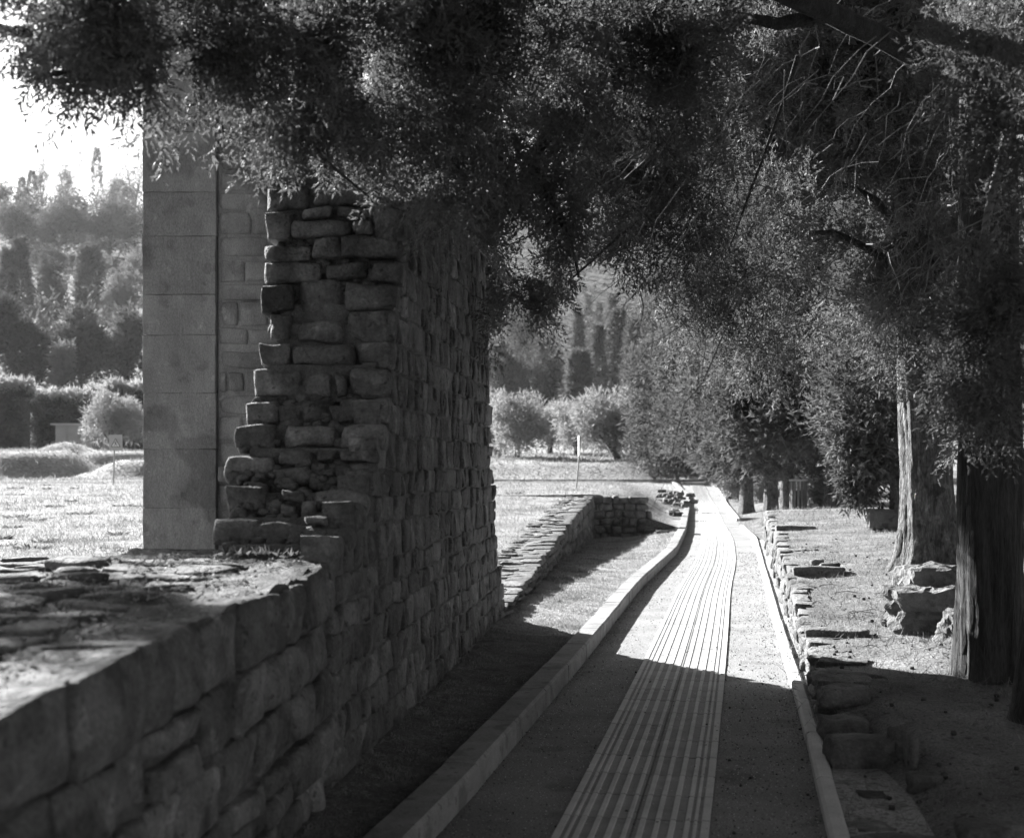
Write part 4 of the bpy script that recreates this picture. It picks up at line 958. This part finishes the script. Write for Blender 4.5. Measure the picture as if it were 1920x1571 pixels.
hround('hill_tree', 'round tree just below the pine on the skyline', 225, 330, 392, 60, 109, n=1100)
# oak band
hround('oak_tree', 'huge round-topped oak in the left part of the hill wood', 30, 372, 470, 105, 110, n=1900, m='forest')
hround('oak_tree', 'wide oak crown with pale top in the middle of the hill wood', 110, 362, 480, 130, 111, n=2300)
hround('oak_tree', 'billowing oak beside the pillar in the hill wood', 205, 360, 480, 120, 112, n=2200)
hround('oak_tree', 'second oak beside the pillar, lower and darker', 255, 372, 485, 80, 113, n=1400)
# mid slope
hcyp('left-most of the tall cypresses halfway up the left slope', 15, 470, 615, 30, 114)
hcyp('second tall cypress halfway up the left slope', 38, 450, 615, 34, 115)
hround('conifer_tree', 'broad dark conifer right of the cypresses on the left slope', 92, 450, 610, 66, 116, n=1700)
hcyp('slender cypress in front of the broad dark conifer', 82, 478, 640, 16, 117, n=500)
hcyp('conical conifer on the left slope standing before the pale trees', 168, 468, 590, 48, 118, n=1100)
hround('pale_tree', 'pale sunlit tree on the left slope, higher one against the pillar', 250, 462, 560, 60, 119, m='pale_leaf', n=1100)
hround('pale_tree', 'brightest pale tree on the left slope below the higher pale one', 228, 498, 620, 76, 120, m='pale_leaf', n=1500)
hround('broadleaf_tree', 'large dark broadleaf tree at the left edge below the cypresses', 25, 548, 705, 130, 121, Y=140, n=2600)
hround('broadleaf_tree', 'feathery tree with pale top in the middle of the left slope', 150, 555, 702, 105, 122, Y=142, m='forest', n=2100, up=.8)
hround('broadleaf_tree', 'feathery tree against the pillar above the hedge', 240, 585, 705, 80, 123, Y=145, m='forest', n=1500, up=.8)
hround('pale_tree', 'small pale bushy tree at the foot of the left slope', 115, 640, 712, 44, 124, Y=136, m='pale_leaf', n=700)
# middle window
hcyp('slim sunlit-edged cypress, left-most on the middle slope', 1084, 588, 780, 24, 130, Y=170, m='cypress_far')
hcyp('very slender far cypress, tallest spike in the middle slope', 1103, 552, 780, 14, 131, Y=230, n=500)
hcyp('small spike of cypress between the two slender ones', 1124, 568, 780, 13, 132, Y=235, n=400)
hcyp('cypress with a ragged bright edge at the upper right of the middle slope', 1148, 552, 780, 22, 133, Y=215, n=700)
hcyp('wide cypress with a sunlit left flank on the middle slope', 1160, 586, 790, 44, 134, Y=165, m='cypress_far', n=1400)
hcyp('narrow cypress in front of the wide one, middle slope', 1122, 612, 790, 26, 135, Y=150, m='cypress_far')
hcyp('broad low cypress with a pale left edge above the olives', 1086, 664, 800, 48, 136, Y=135, m='cypress_far', n=1300)
hcyp('dark cypress mass beside the spreading conifer on the middle slope', 1195, 600, 790, 50, 137, Y=160, n=1300)
hround('conifer_tree', 'dark conifer left on the middle slope beside the tall wall', 950, 640, 765, 80, 138, Y=150, n=1900)
hround('conifer_tree', 'dark bushy conifer between the wall-side conifer and the cypresses', 1015, 625, 765, 80, 139, Y=165, n=1900)
hround('conifer_tree', 'shadowy upper conifer behind the hanging branch on the middle slope', 975, 520, 680, 110, 140, Y=225, n=1900)
# ---- the wood that reads as one mass
n = 11000; g = np.random.default_rng(12)
X = g.uniform(-330, 330, n); Yv = np.where(X > -14, 104, 140)+np.where(X > -14, 366, 330)*g.random(n)**.8
ok_ = ~((X > -12) & (X < 30) & (Yv < 200)); X = X[ok_]; Yv = Yv[ok_]; n = len(X)
Z = np.array([hill_z(a, b) if b > 124 else lawn_z(a, b) for a, b in zip(X, Yv)])
cell = pn(np.stack([X, Yv, X*0], 1), .13, 2); hh = 5.5+3.5*cell+2*pn(np.stack([X, Yv, X*0], 1), .4, 4)
front = np.where(X > -14, np.clip((Yv-95)/30, .4, 1), np.clip((Yv-140)/30, .15, 1))
T = g.random(n)**.5; Pp = np.stack([X, Yv, Z+hh*T*front], 1)
ax = g.normal(size=(n, 3))+np.array([0, -.3, .8]); V = sprays(Pp, ax, g.uniform(2.0, 3.6, n), .42, TPL_X, g)
o = link('hill_wood', mesh_tris('hill_wood', V, M['forest'])); tag(o, 'dense dark wood covering the hillside', 'wood', kind='stuff')

# ---- hedges, shrub, shed, sign posts, bin
def hedge(label, u0, u1, vt, Y, seed, n=1500, depth=2.0, vb=835):
    x0, x1 = tx(u0, Y), tx(u1, Y); zb = lawn_z((x0+x1)/2, Y)-.2; zt = CH+(HZ-vt)/F*Y; g = np.random.default_rng(seed)
    t = empty('hedge', ((x0+x1)/2, Y, zb), label, 'hedge')
    q = g.random((n, 3)); face = g.random(n)
    X = np.stack([x0+(x1-x0)*q[:, 0], np.where(face < .6, Y-depth/2+.25*q[:, 1], Y-depth/2+depth*q[:, 1]), np.where(face < .6, zb+(zt-zb)*q[:, 2], zt-.25*q[:, 2])], 1)
    X[:, 2] += .18*pn(X, .8, seed); ax = g.normal(size=(n, 3))*.6+np.array([0, -.5, .5])
    V = sprays(X, ax, g.uniform(.45, .75, n), .4, TPL_X, g); link('foliage', mesh_tris('foliage', V, M['cypress_far']), t)
    m = n//3; X = np.stack([g.uniform(x0, x1, m), g.uniform(Y-depth/2, Y+depth/2, m), np.full(m, zt-.2)], 1)
    D = unit(g.normal(size=(m, 3))*.25+np.array([0, 0, 1])); X[:, 2] += .18*pn(X, .8, seed)
    V = np.concatenate([sprays(X, D, g.uniform(.7, 1.5, m), .25, TPL_X, g)]); link('new_shoots', mesh_tris('new_shoots', V, M['olive']), t)
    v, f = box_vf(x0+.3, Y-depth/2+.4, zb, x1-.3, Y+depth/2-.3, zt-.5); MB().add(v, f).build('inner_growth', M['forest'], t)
hedge('tall clipped hedge at the left edge with spiky sunlit shoots', -60, 58, 737, 96, 71, n=1800)
hedge('lower clipped hedge with bright shoots behind the shed', 58, 172, 760, 100, 72)
hedge('hedge with long shoots right of the shed beside the pillar', 200, 330, 742, 104, 73)
# bright shrub right of the path
def shrub(label, u, Y, wpx, vt, seed, n=700, m='olive', name='shrub', size=(.25, .4)):
    x = tx(u, Y); z = terrace_z(x, Y) if Y < 62 else lawn_z(x, Y); H = CH+(HZ-vt)/F*Y-z; w_ = wpx/F*Y/2; rr = random.Random(seed)
    parts = [(w_*.5*math.cos(i*1.3), w_*.5*math.sin(i*1.3), H*rr.uniform(.35, .6), w_*.55, w_*.55, H*.38) for i in range(5)]
    return blob_tree(name, label, x, Y, z, parts, n, size, seed, m, tr=.03, up=.5, trunk_to=H*.4, bark='twig', cat='shrub', ns=2)
shrub('bright leafy shrub at the right of the far path under the cypresses', 1385, 48, 70, 868, 80, 900)
shrub('smaller leafy shrub beside the bright one, nearer the dark trunks', 1425, 44, 36, 875, 81, 400)
shrub('bright weedy bush in the sun right of the slatted bin', 1532, 30, 40, 895, 82, 500)
shrub('leafy sprout at the foot of the leaning trunk right of the bin', 1612, 27, 22, 915, 83, 200)
# small plant growing on the wall top
x0, Y0 = P(495, 1030, 5.55).x, 5.6
g = np.random.default_rng(5); m = 110
X = np.stack([g.normal(x0, .09, m), g.normal(Y0, .05, m), np.full(m, ltop(5.6)+.02)], 1); D = unit(g.normal(size=(m, 3))*.8+np.array([0, 0, .8]))
o = link('wall_plant', mesh_tris('wall_plant', leaves(X, D, g.uniform(.015, .05, m), g.uniform(.008, .016, m)), M['grass'])); recenter(o)
tag(o, 'small tuft of pale leaves on the low wall at the foot of the ragged end', 'plant', kind='stuff')

# shed
Y = 92; x0, x1 = tx(104, Y), tx(196, Y); zb = 1.7; zt = CH+(HZ-797)/F*Y
sh = empty('shed', ((x0+x1)/2, Y, zb), 'small flat-roofed sheet-metal shed in front of the hedge', 'shed')
v, f = box_vf(x0, Y, zb, x1, Y+2.4, zt); MB().add(v, f).build('wall_sheet', M['shed'], sh)
v, f = box_vf(x0-.25, Y-.3, zt+.003, x1+.2, Y+2.6, zt+.12); MB().add(v, f).build('roof', M['metal'], sh)
for k in range(4):
    a = x0+.05+(x1-x0-.1)*k/4; b = x0+(x1-x0-.1)*(k+1)/4
    v, f = box_vf(a+.03, Y-.04, zb+.05, b-.02, Y-.003, zt-.08); d = MB().add(v, f).build('door_panel', M['shed'] if k != 3 else M['wood'], sh)
    if k in (1,): v, f = box_vf(b-.14, Y-.07, zb+1.05, b-.10, Y-.041, zb+1.25); MB().add(v, f).build('handle', M['black'], d)

# warning sign on the left
Y = 43.0; gx = tx(213, Y); gz = field_z(gx, Y)
sg = empty('warning_sign', (gx, Y, gz), 'square warning sign with a falling-person triangle on a thin post in the field', 'sign')
MB().tube([(gx-.02, Y+.03, gz-.1), (gx+.03, Y+.03, P(0, 820, Y).z)], .028, 8).build('post', M['metal'], sg)
zt = P(0, 815, Y).z; zb = P(0, 844, Y).z; hw = .215
v, f = box_vf(gx+.07-hw, Y-.01, zb, gx+.07+hw, Y+.01, zt); pl = MB().add(v, f).build('sign_plate', M['metal'], sg)
cx = gx+.07; cz = (zb+zt)/2-.02
def flat(name, poly, y, m, parent):
    vs = [(cx+a, y, cz+b) for a, b in poly]+[(cx+a, y+.004, cz+b) for a, b in poly]; n = len(poly)
    fs = [tuple(range(n)), tuple(range(2*n-1, n-1, -1))]+[(i, i+n, (i+1) % n+n, (i+1) % n) for i in range(n)]
    return link(name, mesh_py(name, vs, fs, m, False), parent)
flat('triangle_border', [(-.155, -.13), (.155, -.13), (0, .155)], Y-.0165, M['black'], pl)
flat('triangle_field', [(-.122, -.112), (.122, -.112), (0, .115)], Y-.0215, M['white'], pl)
mb = MB()
def seg2(a, b, wd):
    d = Vector((b[0]-a[0], 0, b[1]-a[1])).normalized(); nn = Vector((-d.z, 0, d.x))*wd/2; A_, B_ = Vector((cx+a[0], 0, cz+a[1])), Vector((cx+b[0], 0, cz+b[1]))
    vs = [A_-nn, B_-nn, B_+nn, A_+nn]; vs = [Vector((q.x, Y-.0265, q.z)) for q in vs]+[Vector((q.x, Y-.0225, q.z)) for q in vs]
    mb.add(vs, [(0, 1, 2, 3), (7, 6, 5, 4), (0, 4, 5, 1), (1, 5, 6, 2), (2, 6, 7, 3), (3, 7, 4, 0)])
for a, b, wd in (((-.015, .03), (.015, -.03), .03), ((.015, -.03), (-.04, -.06), .02), ((.015, -.03), (.05, -.07), .02), ((-.012, .022), (-.055, .0), .016), ((-.01, .025), (.04, .02), .016), ((.005, .04), (.012, .068), .026), ((-.075, -.085), (.0, -.085), .014), ((.02, -.1), (.07, -.1), .012)): seg2(a, b, wd)
mb.build('falling_figure', M['black'], pl)
# thin sign seen edge-on
Y = 37.0; gx = tx(1080, Y); gz = field_z(gx, Y)
s2 = empty('sign_post', (gx, Y, gz), 'leaning sign post with its plate seen edge-on, before the olive trees', 'sign')
MB().tube([(gx, Y, gz-.1), (tx(1089, Y), Y, P(0, 816, Y).z)], .025, 8).build('post', M['metal'], s2)
zt = P(0, 817, Y).z; v, f = box_vf(tx(1088, Y)-.05, Y-.25, zt-.56, tx(1088, Y)-.03, Y+.25, zt); MB().add(v, f).build('sign_plate', M['white'], s2)
# slatted bin
Y = 27.0; bx = tx(1497, Y); bz = terrace_z(bx, Y); bt = P(0, 899, Y).z-bz
bn = empty('litter_bin', (bx, Y, bz), 'wooden slatted litter bin between the cypress trunks on the terrace', 'bin')
for k in range(14):
    a = 2*math.pi*k/14; c_, s_ = math.cos(a), math.sin(a); r_ = .155; wd = .026
    vs = []
    for (dr, dt) in ((0, -wd), (0, wd), (.018, wd), (.018, -wd)):
        for z in (bz+.04, bz+bt-.02): vs.append((bx+c_*(r_+dr)-s_*dt, Y+s_*(r_+dr)+c_*dt, z))
    fs = [(0, 1, 3, 2), (2, 3, 5, 4), (4, 5, 7, 6), (6, 7, 1, 0), (1, 7, 5, 3), (0, 2, 4, 6)]
    recenter(link('slat', mesh_py('slat', vs, fs, M['wood'], False), bn))
def ring(z, r_, h, t, name):
    vs = []; fs = []; n = 28
    for i in range(n):
        a = 2*math.pi*i/n
        for (q, zz) in ((r_, z), (r_+t, z), (r_+t, z+h), (r_, z+h)): vs.append((bx+math.cos(a)*q, Y+math.sin(a)*q, zz))
    for i in range(n):
        for e in range(4): fs.append((i*4+e, i*4+(e+1) % 4, ((i+1) % n)*4+(e+1) % 4, ((i+1) % n)*4+e))
    link(name, mesh_py(name, vs, fs, M['metal'], False), bn)
ring(bz+bt-.03, .145, .035, .045, 'rim'); ring(bz+.08, .14, .03, .012, 'hoop')
MB().tube([(bx, Y, bz+.02), (bx, Y, bz+bt*.75)], .125, 18).build('liner', M['black'], bn, True)
# brush pile by the bin
mb = MB(); rr = random.Random(2)
for i in range(60):
    p = Vector((tx(1535, 30)+rr.uniform(-.35, .35), 30.2+rr.uniform(-.3, .3), terrace_z(7, 30)+rr.uniform(0, .25))); d = Vector((rr.uniform(-.7, .7), rr.uniform(-.4, .4), rr.uniform(-.1, 1))).normalized()*rr.uniform(.4, 1.0)
    mb.tube([p, p+d*.5+Vector((0, 0, .03)), p+d], [.012, .009, .004], 4, False)
o = mb.build('brush_pile', M['twig'], None); recenter(o); tag(o, 'pile of cut branches lying beside the slatted bin', 'branches')
# tumbled stones left of the far path
def pile(name, label, u, v, Y, n, sx, sy, sz, seed, size=.3):
    p = P(u, v, Y); t = empty(name, p, label, 'ruin'); rr = random.Random(seed)
    for i in range(n):
        tt_ = i/n; c = (p.x+rr.uniform(-sx, sx)*(1-.4*tt_), p.y+rr.uniform(-sy, sy), p.z+sz*tt_)
        vv, ff = rock_vf(c, size*rr.uniform(.7, 1.4), size*rr.uniform(.7, 1.3), size*rr.uniform(.35, .6), seed+i, sub=2, sq=.7, rough=.2); recenter(link('stone', mesh_py('stone', vv, ff, M['stone']), t))
pile('stone_pile', 'low remnant of stacked stones beside the far left kerb', 1263, 946, 43, 40, .28, 3.2, .42, 1, .22)
pile('stone_pile', 'small group of flat stones just right of the cross wall', 1232, 1000, 27.8, 7, .12, .9, .05, 50, .2)
pile('stone_pile', 'flat paving stones in the grass in front of the stacked remnant', 1262, 962, 37, 7, .25, 1.2, .03, 80, .26)
# low hut far up the slope, posts
Y = 152; x0, x1 = tx(222, Y), tx(258, Y); zt = CH+(HZ-706)/F*Y; zb = hill_z((x0+x1)/2, Y)-.5
hu = empty('hut', ((x0+x1)/2, Y, zb), 'tiny pale hut on the slope above the hedge beside the pillar', 'hut')
v, f = box_vf(x0, Y, zb, x1, Y+2, zt-.3); MB().add(v, f).build('wall', M['shed'], hu)
v, f = box_vf(x0-.2, Y-.2, zt-.297, x1+.2, Y+2.2, zt-.15); MB().add(v, f).build('roof', M['white'], hu)
def person(label, u, Y, seed):
    x = tx(u, Y); z = hill_z(x, Y)
    t = empty('person', (x, Y, z), label, 'person')
    js_ = [(0, 0, .95), (0, 0, 1.15), (0, 0, 1.38), (0, 0, 1.5), (0, -.01, 1.62), (-.19, 0, 1.4), (-.24, 0, 1.12), (-.22, -.08, .86), (.19, 0, 1.4), (.24, 0, 1.12), (.22, -.08, .86), (-.1, 0, .88), (-.11, -.02, .48), (-.11, 0, .06), (.1, 0, .88), (.12, .03, .48), (.12, .05, .06), (-.11, -.14, .03), (.12, -.09, .03), (0, 0, 1.74)]
    ed = [(0, 1), (1, 2), (2, 3), (3, 4), (4, 19), (2, 5), (5, 6), (6, 7), (2, 8), (8, 9), (9, 10), (0, 11), (11, 12), (12, 13), (13, 17), (0, 14), (14, 15), (15, 16), (16, 18)]
    rd = [.14, .13, .15, .06, .10, .06, .05, .04, .06, .05, .04, .09, .065, .05, .09, .065, .05, .04, .04, .07]
    me = bpy.data.meshes.new('body'); me.from_pydata(js_, ed, []); ob = bpy.data.objects.new('body', me); COL.objects.link(ob); ob.parent = t
    md = ob.modifiers.new('skin', 'SKIN'); sl = me.skin_vertices[0].data
    for i, r_ in enumerate(rd): sl[i].radius = (r_, r_*.8)
    sl[0].use_root = True; ob.modifiers.new('sub', 'SUBSURF').levels = 1; me.materials.append(M['cloth'])
    vv, ff = rock_vf((0, 0, 1.75), .19, .2, .16, 3, sub=2, rough=.02, sq=0); link('hat', mesh_py('hat', vv, ff, M['white']), t, world=False)
    return t
person('tiny distant person in dark clothes with a pale hat on the left slope', 183, 148, 1)
person('tiny distant person in dark clothes at the far left on the slope path', 74, 148, 2)

# ------------------------------------------------------------------ ground cover
def cover(name, label, n, ysamp, xf, zf, L, W, m, seed, up=1.0, spread=.5, cat='grass'):
    g = np.random.default_rng(seed); a, b = ysamp
    Yv = np.exp(g.uniform(math.log(a), math.log(b), n)) if a > 0 else g.uniform(a, b, n)
    lo_, hi_ = zip(*[xf(y) for y in Yv]); lo_, hi_ = np.array(lo_), np.array(hi_)
    X = lo_+(hi_-lo_)*g.random(n); Z = np.array([zf(x, y) for x, y in zip(X, Yv)])
    D = unit(g.normal(size=(n, 3))*spread+np.array([0, 0, up])); D[:, 2] = np.abs(D[:, 2]) if up else D[:, 2]*.15
    if not up: D = unit(D)
    sc = np.clip((Yv/12)**.55, .6, 4); clump = .55+.9*np.clip(pn(np.stack([X, Yv, X*0], 1), 3.1, seed % 5)+.3, 0, 1)
    V = leaves(np.stack([X, Yv, Z-.004], 1), D, g.uniform(*L, n)*sc*clump, g.uniform(*W, n)*sc, g)
    if not up: V[:, :, 2] = np.maximum(V[:, :, 2], Z[:, None]+.002)+g.random(n)[:, None]*.006
    o = link(name, mesh_tris(name, V, M[m])); return tag(o, label, cat, kind='stuff')
cover('field_grass', 'short dry grass on the sunlit field', 80000, (8.9, 62), lambda y: (max(-60, tx(-120, y)), (wallX(y)-.4 if y < 28.6 else KL(y)-.4)), field_z, (.03, .075), (.004, .009), 'grass', 1, spread=.75)
cover('verge_grass', 'dry grass on the sunken verge beside the kerb', 26000, (10.2, 29), lambda y: (wallX(y)+.02, KL(y)-.19), verge_z, (.025, .06), (.004, .008), 'grass', 12, spread=1.0)
cover('verge_litter', 'needles and sparse grass on the dark verge', 30000, (3.0, 12), lambda y: (wallX(y)+.02, KL(y)-.19), verge_z, (.02, .05), (.003, .006), 'grass_dark', 2, spread=1.3, up=.5)
cover('terrace_litter', 'fallen needles and dry bits on the terrace', 50000, (4.0, 34), lambda y: (terrace_edge(y)+.05, terrace_edge(y)+min(10, max(2.5, tx(2000, y)-terrace_edge(y)))), terrace_z, (.02, .055), (.003, .007), 'grass_dark', 3, spread=1.3, up=.35, cat='litter')
cover('needle_litter', 'long pale needles and stalks fallen in the shade of the near cypresses', 9000, (4.0, 10), lambda y: (terrace_edge(y)-.25, terrace_edge(y)+3.0), terrace_z, (.05, .13), (.004, .007), 'twig', 33, spread=1.3, up=.25, cat='litter')
cover('terrace_grass', 'sparse dry grass on the sunlit terrace', 22000, (9, 40), lambda y: (terrace_edge(y)+.05, terrace_edge(y)+min(12, tx(2000, y))), terrace_z, (.03, .07), (.004, .008), 'grass', 4, spread=.9)
cover('bank_grass', 'rough grass on the banks beyond the path', 30000, (63.6, 86), lambda y: (-34, 12), lawn_z, (.05, .10), (.01, .02), 'grass', 5, spread=.8)
def grit(name, label, n, m, seed, s0, s1, right=False):
    g = np.random.default_rng(seed); Yv = np.exp(g.uniform(math.log(4.3), math.log(22), n)); t = g.random(n)
    if right: t = np.where(g.random(n) < .6, 1-.38*g.random(n)**1.8, np.where(g.random(n) < .5, .28*g.random(n)**1.8, t))
    a_ = np.array([KL(y) for y in Yv]); b_ = np.array([KR(y) for y in Yv]); X = a_+(b_-a_)*t
    D = g.normal(size=(n, 3)); D[:, 2] = np.abs(D[:, 2])*.35; D = unit(D); sz = g.uniform(s0, s1, n)*np.clip((Yv/8)**.5, .7, 2)
    V = leaves(np.stack([X, Yv, np.full(n, .0015)], 1), D, sz, sz*.9, g); V[:, :, 2] = np.maximum(V[:, :, 2], .001)
    cent = np.stack([X, Yv], 1); on = np.abs(X-np.array([interp(STt, y) for y in Yv])) < .3; V[on, :, 2] += .0115
    V = V[~on | (g.random(n) < .25)]
    tag(link(name, mesh_tris(name, V, M[m])), label, 'litter', kind='stuff')
grit('gravel_grit', 'pale grit standing out of the gravel path', 9000, 'white', 31, .004, .008)
grit('needle_debris', 'dark needles and crumbs drifted along the path edges', 6500, 'cone', 32, .005, .014, True)
g = np.random.default_rng(44); Xs = []; Ds = []; Ls = []
for i in range(60):
    Yc = math.exp(g.uniform(math.log(11), math.log(45))); Xc = wallX(min(Yc, 28))-.8-g.random()*.42*Yc if g.random() < .75 else tx(g.uniform(0, 260), Yc)
    m_ = 60; r_ = g.uniform(.06, .2); a = g.uniform(0, 6.28, m_); rr_ = r_*g.random(m_)**.5; zc_ = field_z(Xc, Yc)
    Xs.append(np.stack([Xc+np.cos(a)*rr_, Yc+np.sin(a)*rr_, np.full(m_, zc_)], 1)); Ds.append(unit(np.stack([np.cos(a), np.sin(a), g.uniform(.1, .8, m_)], 1))); Ls.append(g.uniform(.02, .06, m_)*(1+Yc/40))
Xs, Ds, Ls = np.concatenate(Xs), np.concatenate(Ds), np.concatenate(Ls)
tag(link('field_weeds', mesh_tris('field_weeds', leaves(Xs, Ds, Ls, Ls*.4, g), M['cypress_far'])), 'low broad-leaved weeds dotted over the dry field', 'weeds', kind='stuff')
# fallen cones and crumbs on the path and terrace
mb = MB(); rr = random.Random(6)
def crumb(x, y, z, s, i):
    vv, ff = rock_vf((x, y, z+s*.35), s, s*rr.uniform(.7, 1.1), s*.8, i, sub=1, rough=.3, sq=.3); mb.add(vv, ff)
for i in range(300):
    y = math.exp(rr.uniform(math.log(4.2), math.log(24))); t = rr.random(); t = t**.45 if rr.random() < .7 else t
    crumb(KL(y)+(KR(y)-KL(y))*t, y, 0, rr.choice((.005, .006, .008, .014)), i)
o = mb.build('fallen_cones', M['cone'], None, True); tag(o, 'scattered small cones and crumbs on the path', 'litter', kind='stuff')
mb = MB()
for i in range(380):
    y = math.exp(rr.uniform(math.log(4.4), math.log(16))); x = terrace_edge(y)+rr.uniform(-.15, 2.6); crumb(x, y, terrace_z(x, y) if x > terrace_edge(y) else .035, rr.uniform(.01, .03), i)
o = mb.build('terrace_cones', M['cone'], None, True); tag(o, 'scattered cones on the terrace litter', 'litter', kind='stuff')
mb = MB()
for i in range(260):
    y = math.exp(rr.uniform(math.log(4.5), math.log(16))); x = terrace_edge(y)+rr.uniform(.1, 2.6); a = rr.uniform(0, 3.1); L = rr.uniform(.05, .2); z = terrace_z(x, y)+.02
    mb.tube([(x, y, z), (x+math.cos(a)*L*.5, y+math.sin(a)*L*.5, z+.012), (x+math.cos(a+.4)*L, y+math.sin(a+.4)*L, z)], [.003, .003, .002], 4, False)
o = mb.build('fallen_twigs', M['twig'], None); tag(o, 'pale twigs scattered on the terrace litter', 'litter', kind='stuff')

# ------------------------------------------------------------------ haze
v, f = box_vf(-700, -60, -1.7, 700, 950, 170)
hz = link('haze', mesh_py('haze', v, f, M['white'], False)); hz['kind'] = 'stuff'; hz['label'] = 'thin sunlit haze in the air'; hz['category'] = 'haze'
hm = bpy.data.materials.new('haze'); hm.use_nodes = True; ht = hm.node_tree; ht.nodes.clear()
pv = ht.nodes.new('ShaderNodeVolumePrincipled'); pv.inputs['Color'].default_value = (.9, .9, .9, 1); pv.inputs['Density'].default_value = .00011; pv.inputs['Anisotropy'].default_value = .2
ho = ht.nodes.new('ShaderNodeOutputMaterial'); ht.links.new(pv.outputs[0], ho.inputs['Volume'])
hz.data.materials.clear(); hz.data.materials.append(hm)

#print('TRIS', sum(len(o.data.loop_triangles) or sum(len(p.vertices)-2 for p in o.data.polygons) for o in bpy.data.objects if o.type=='MESH'))
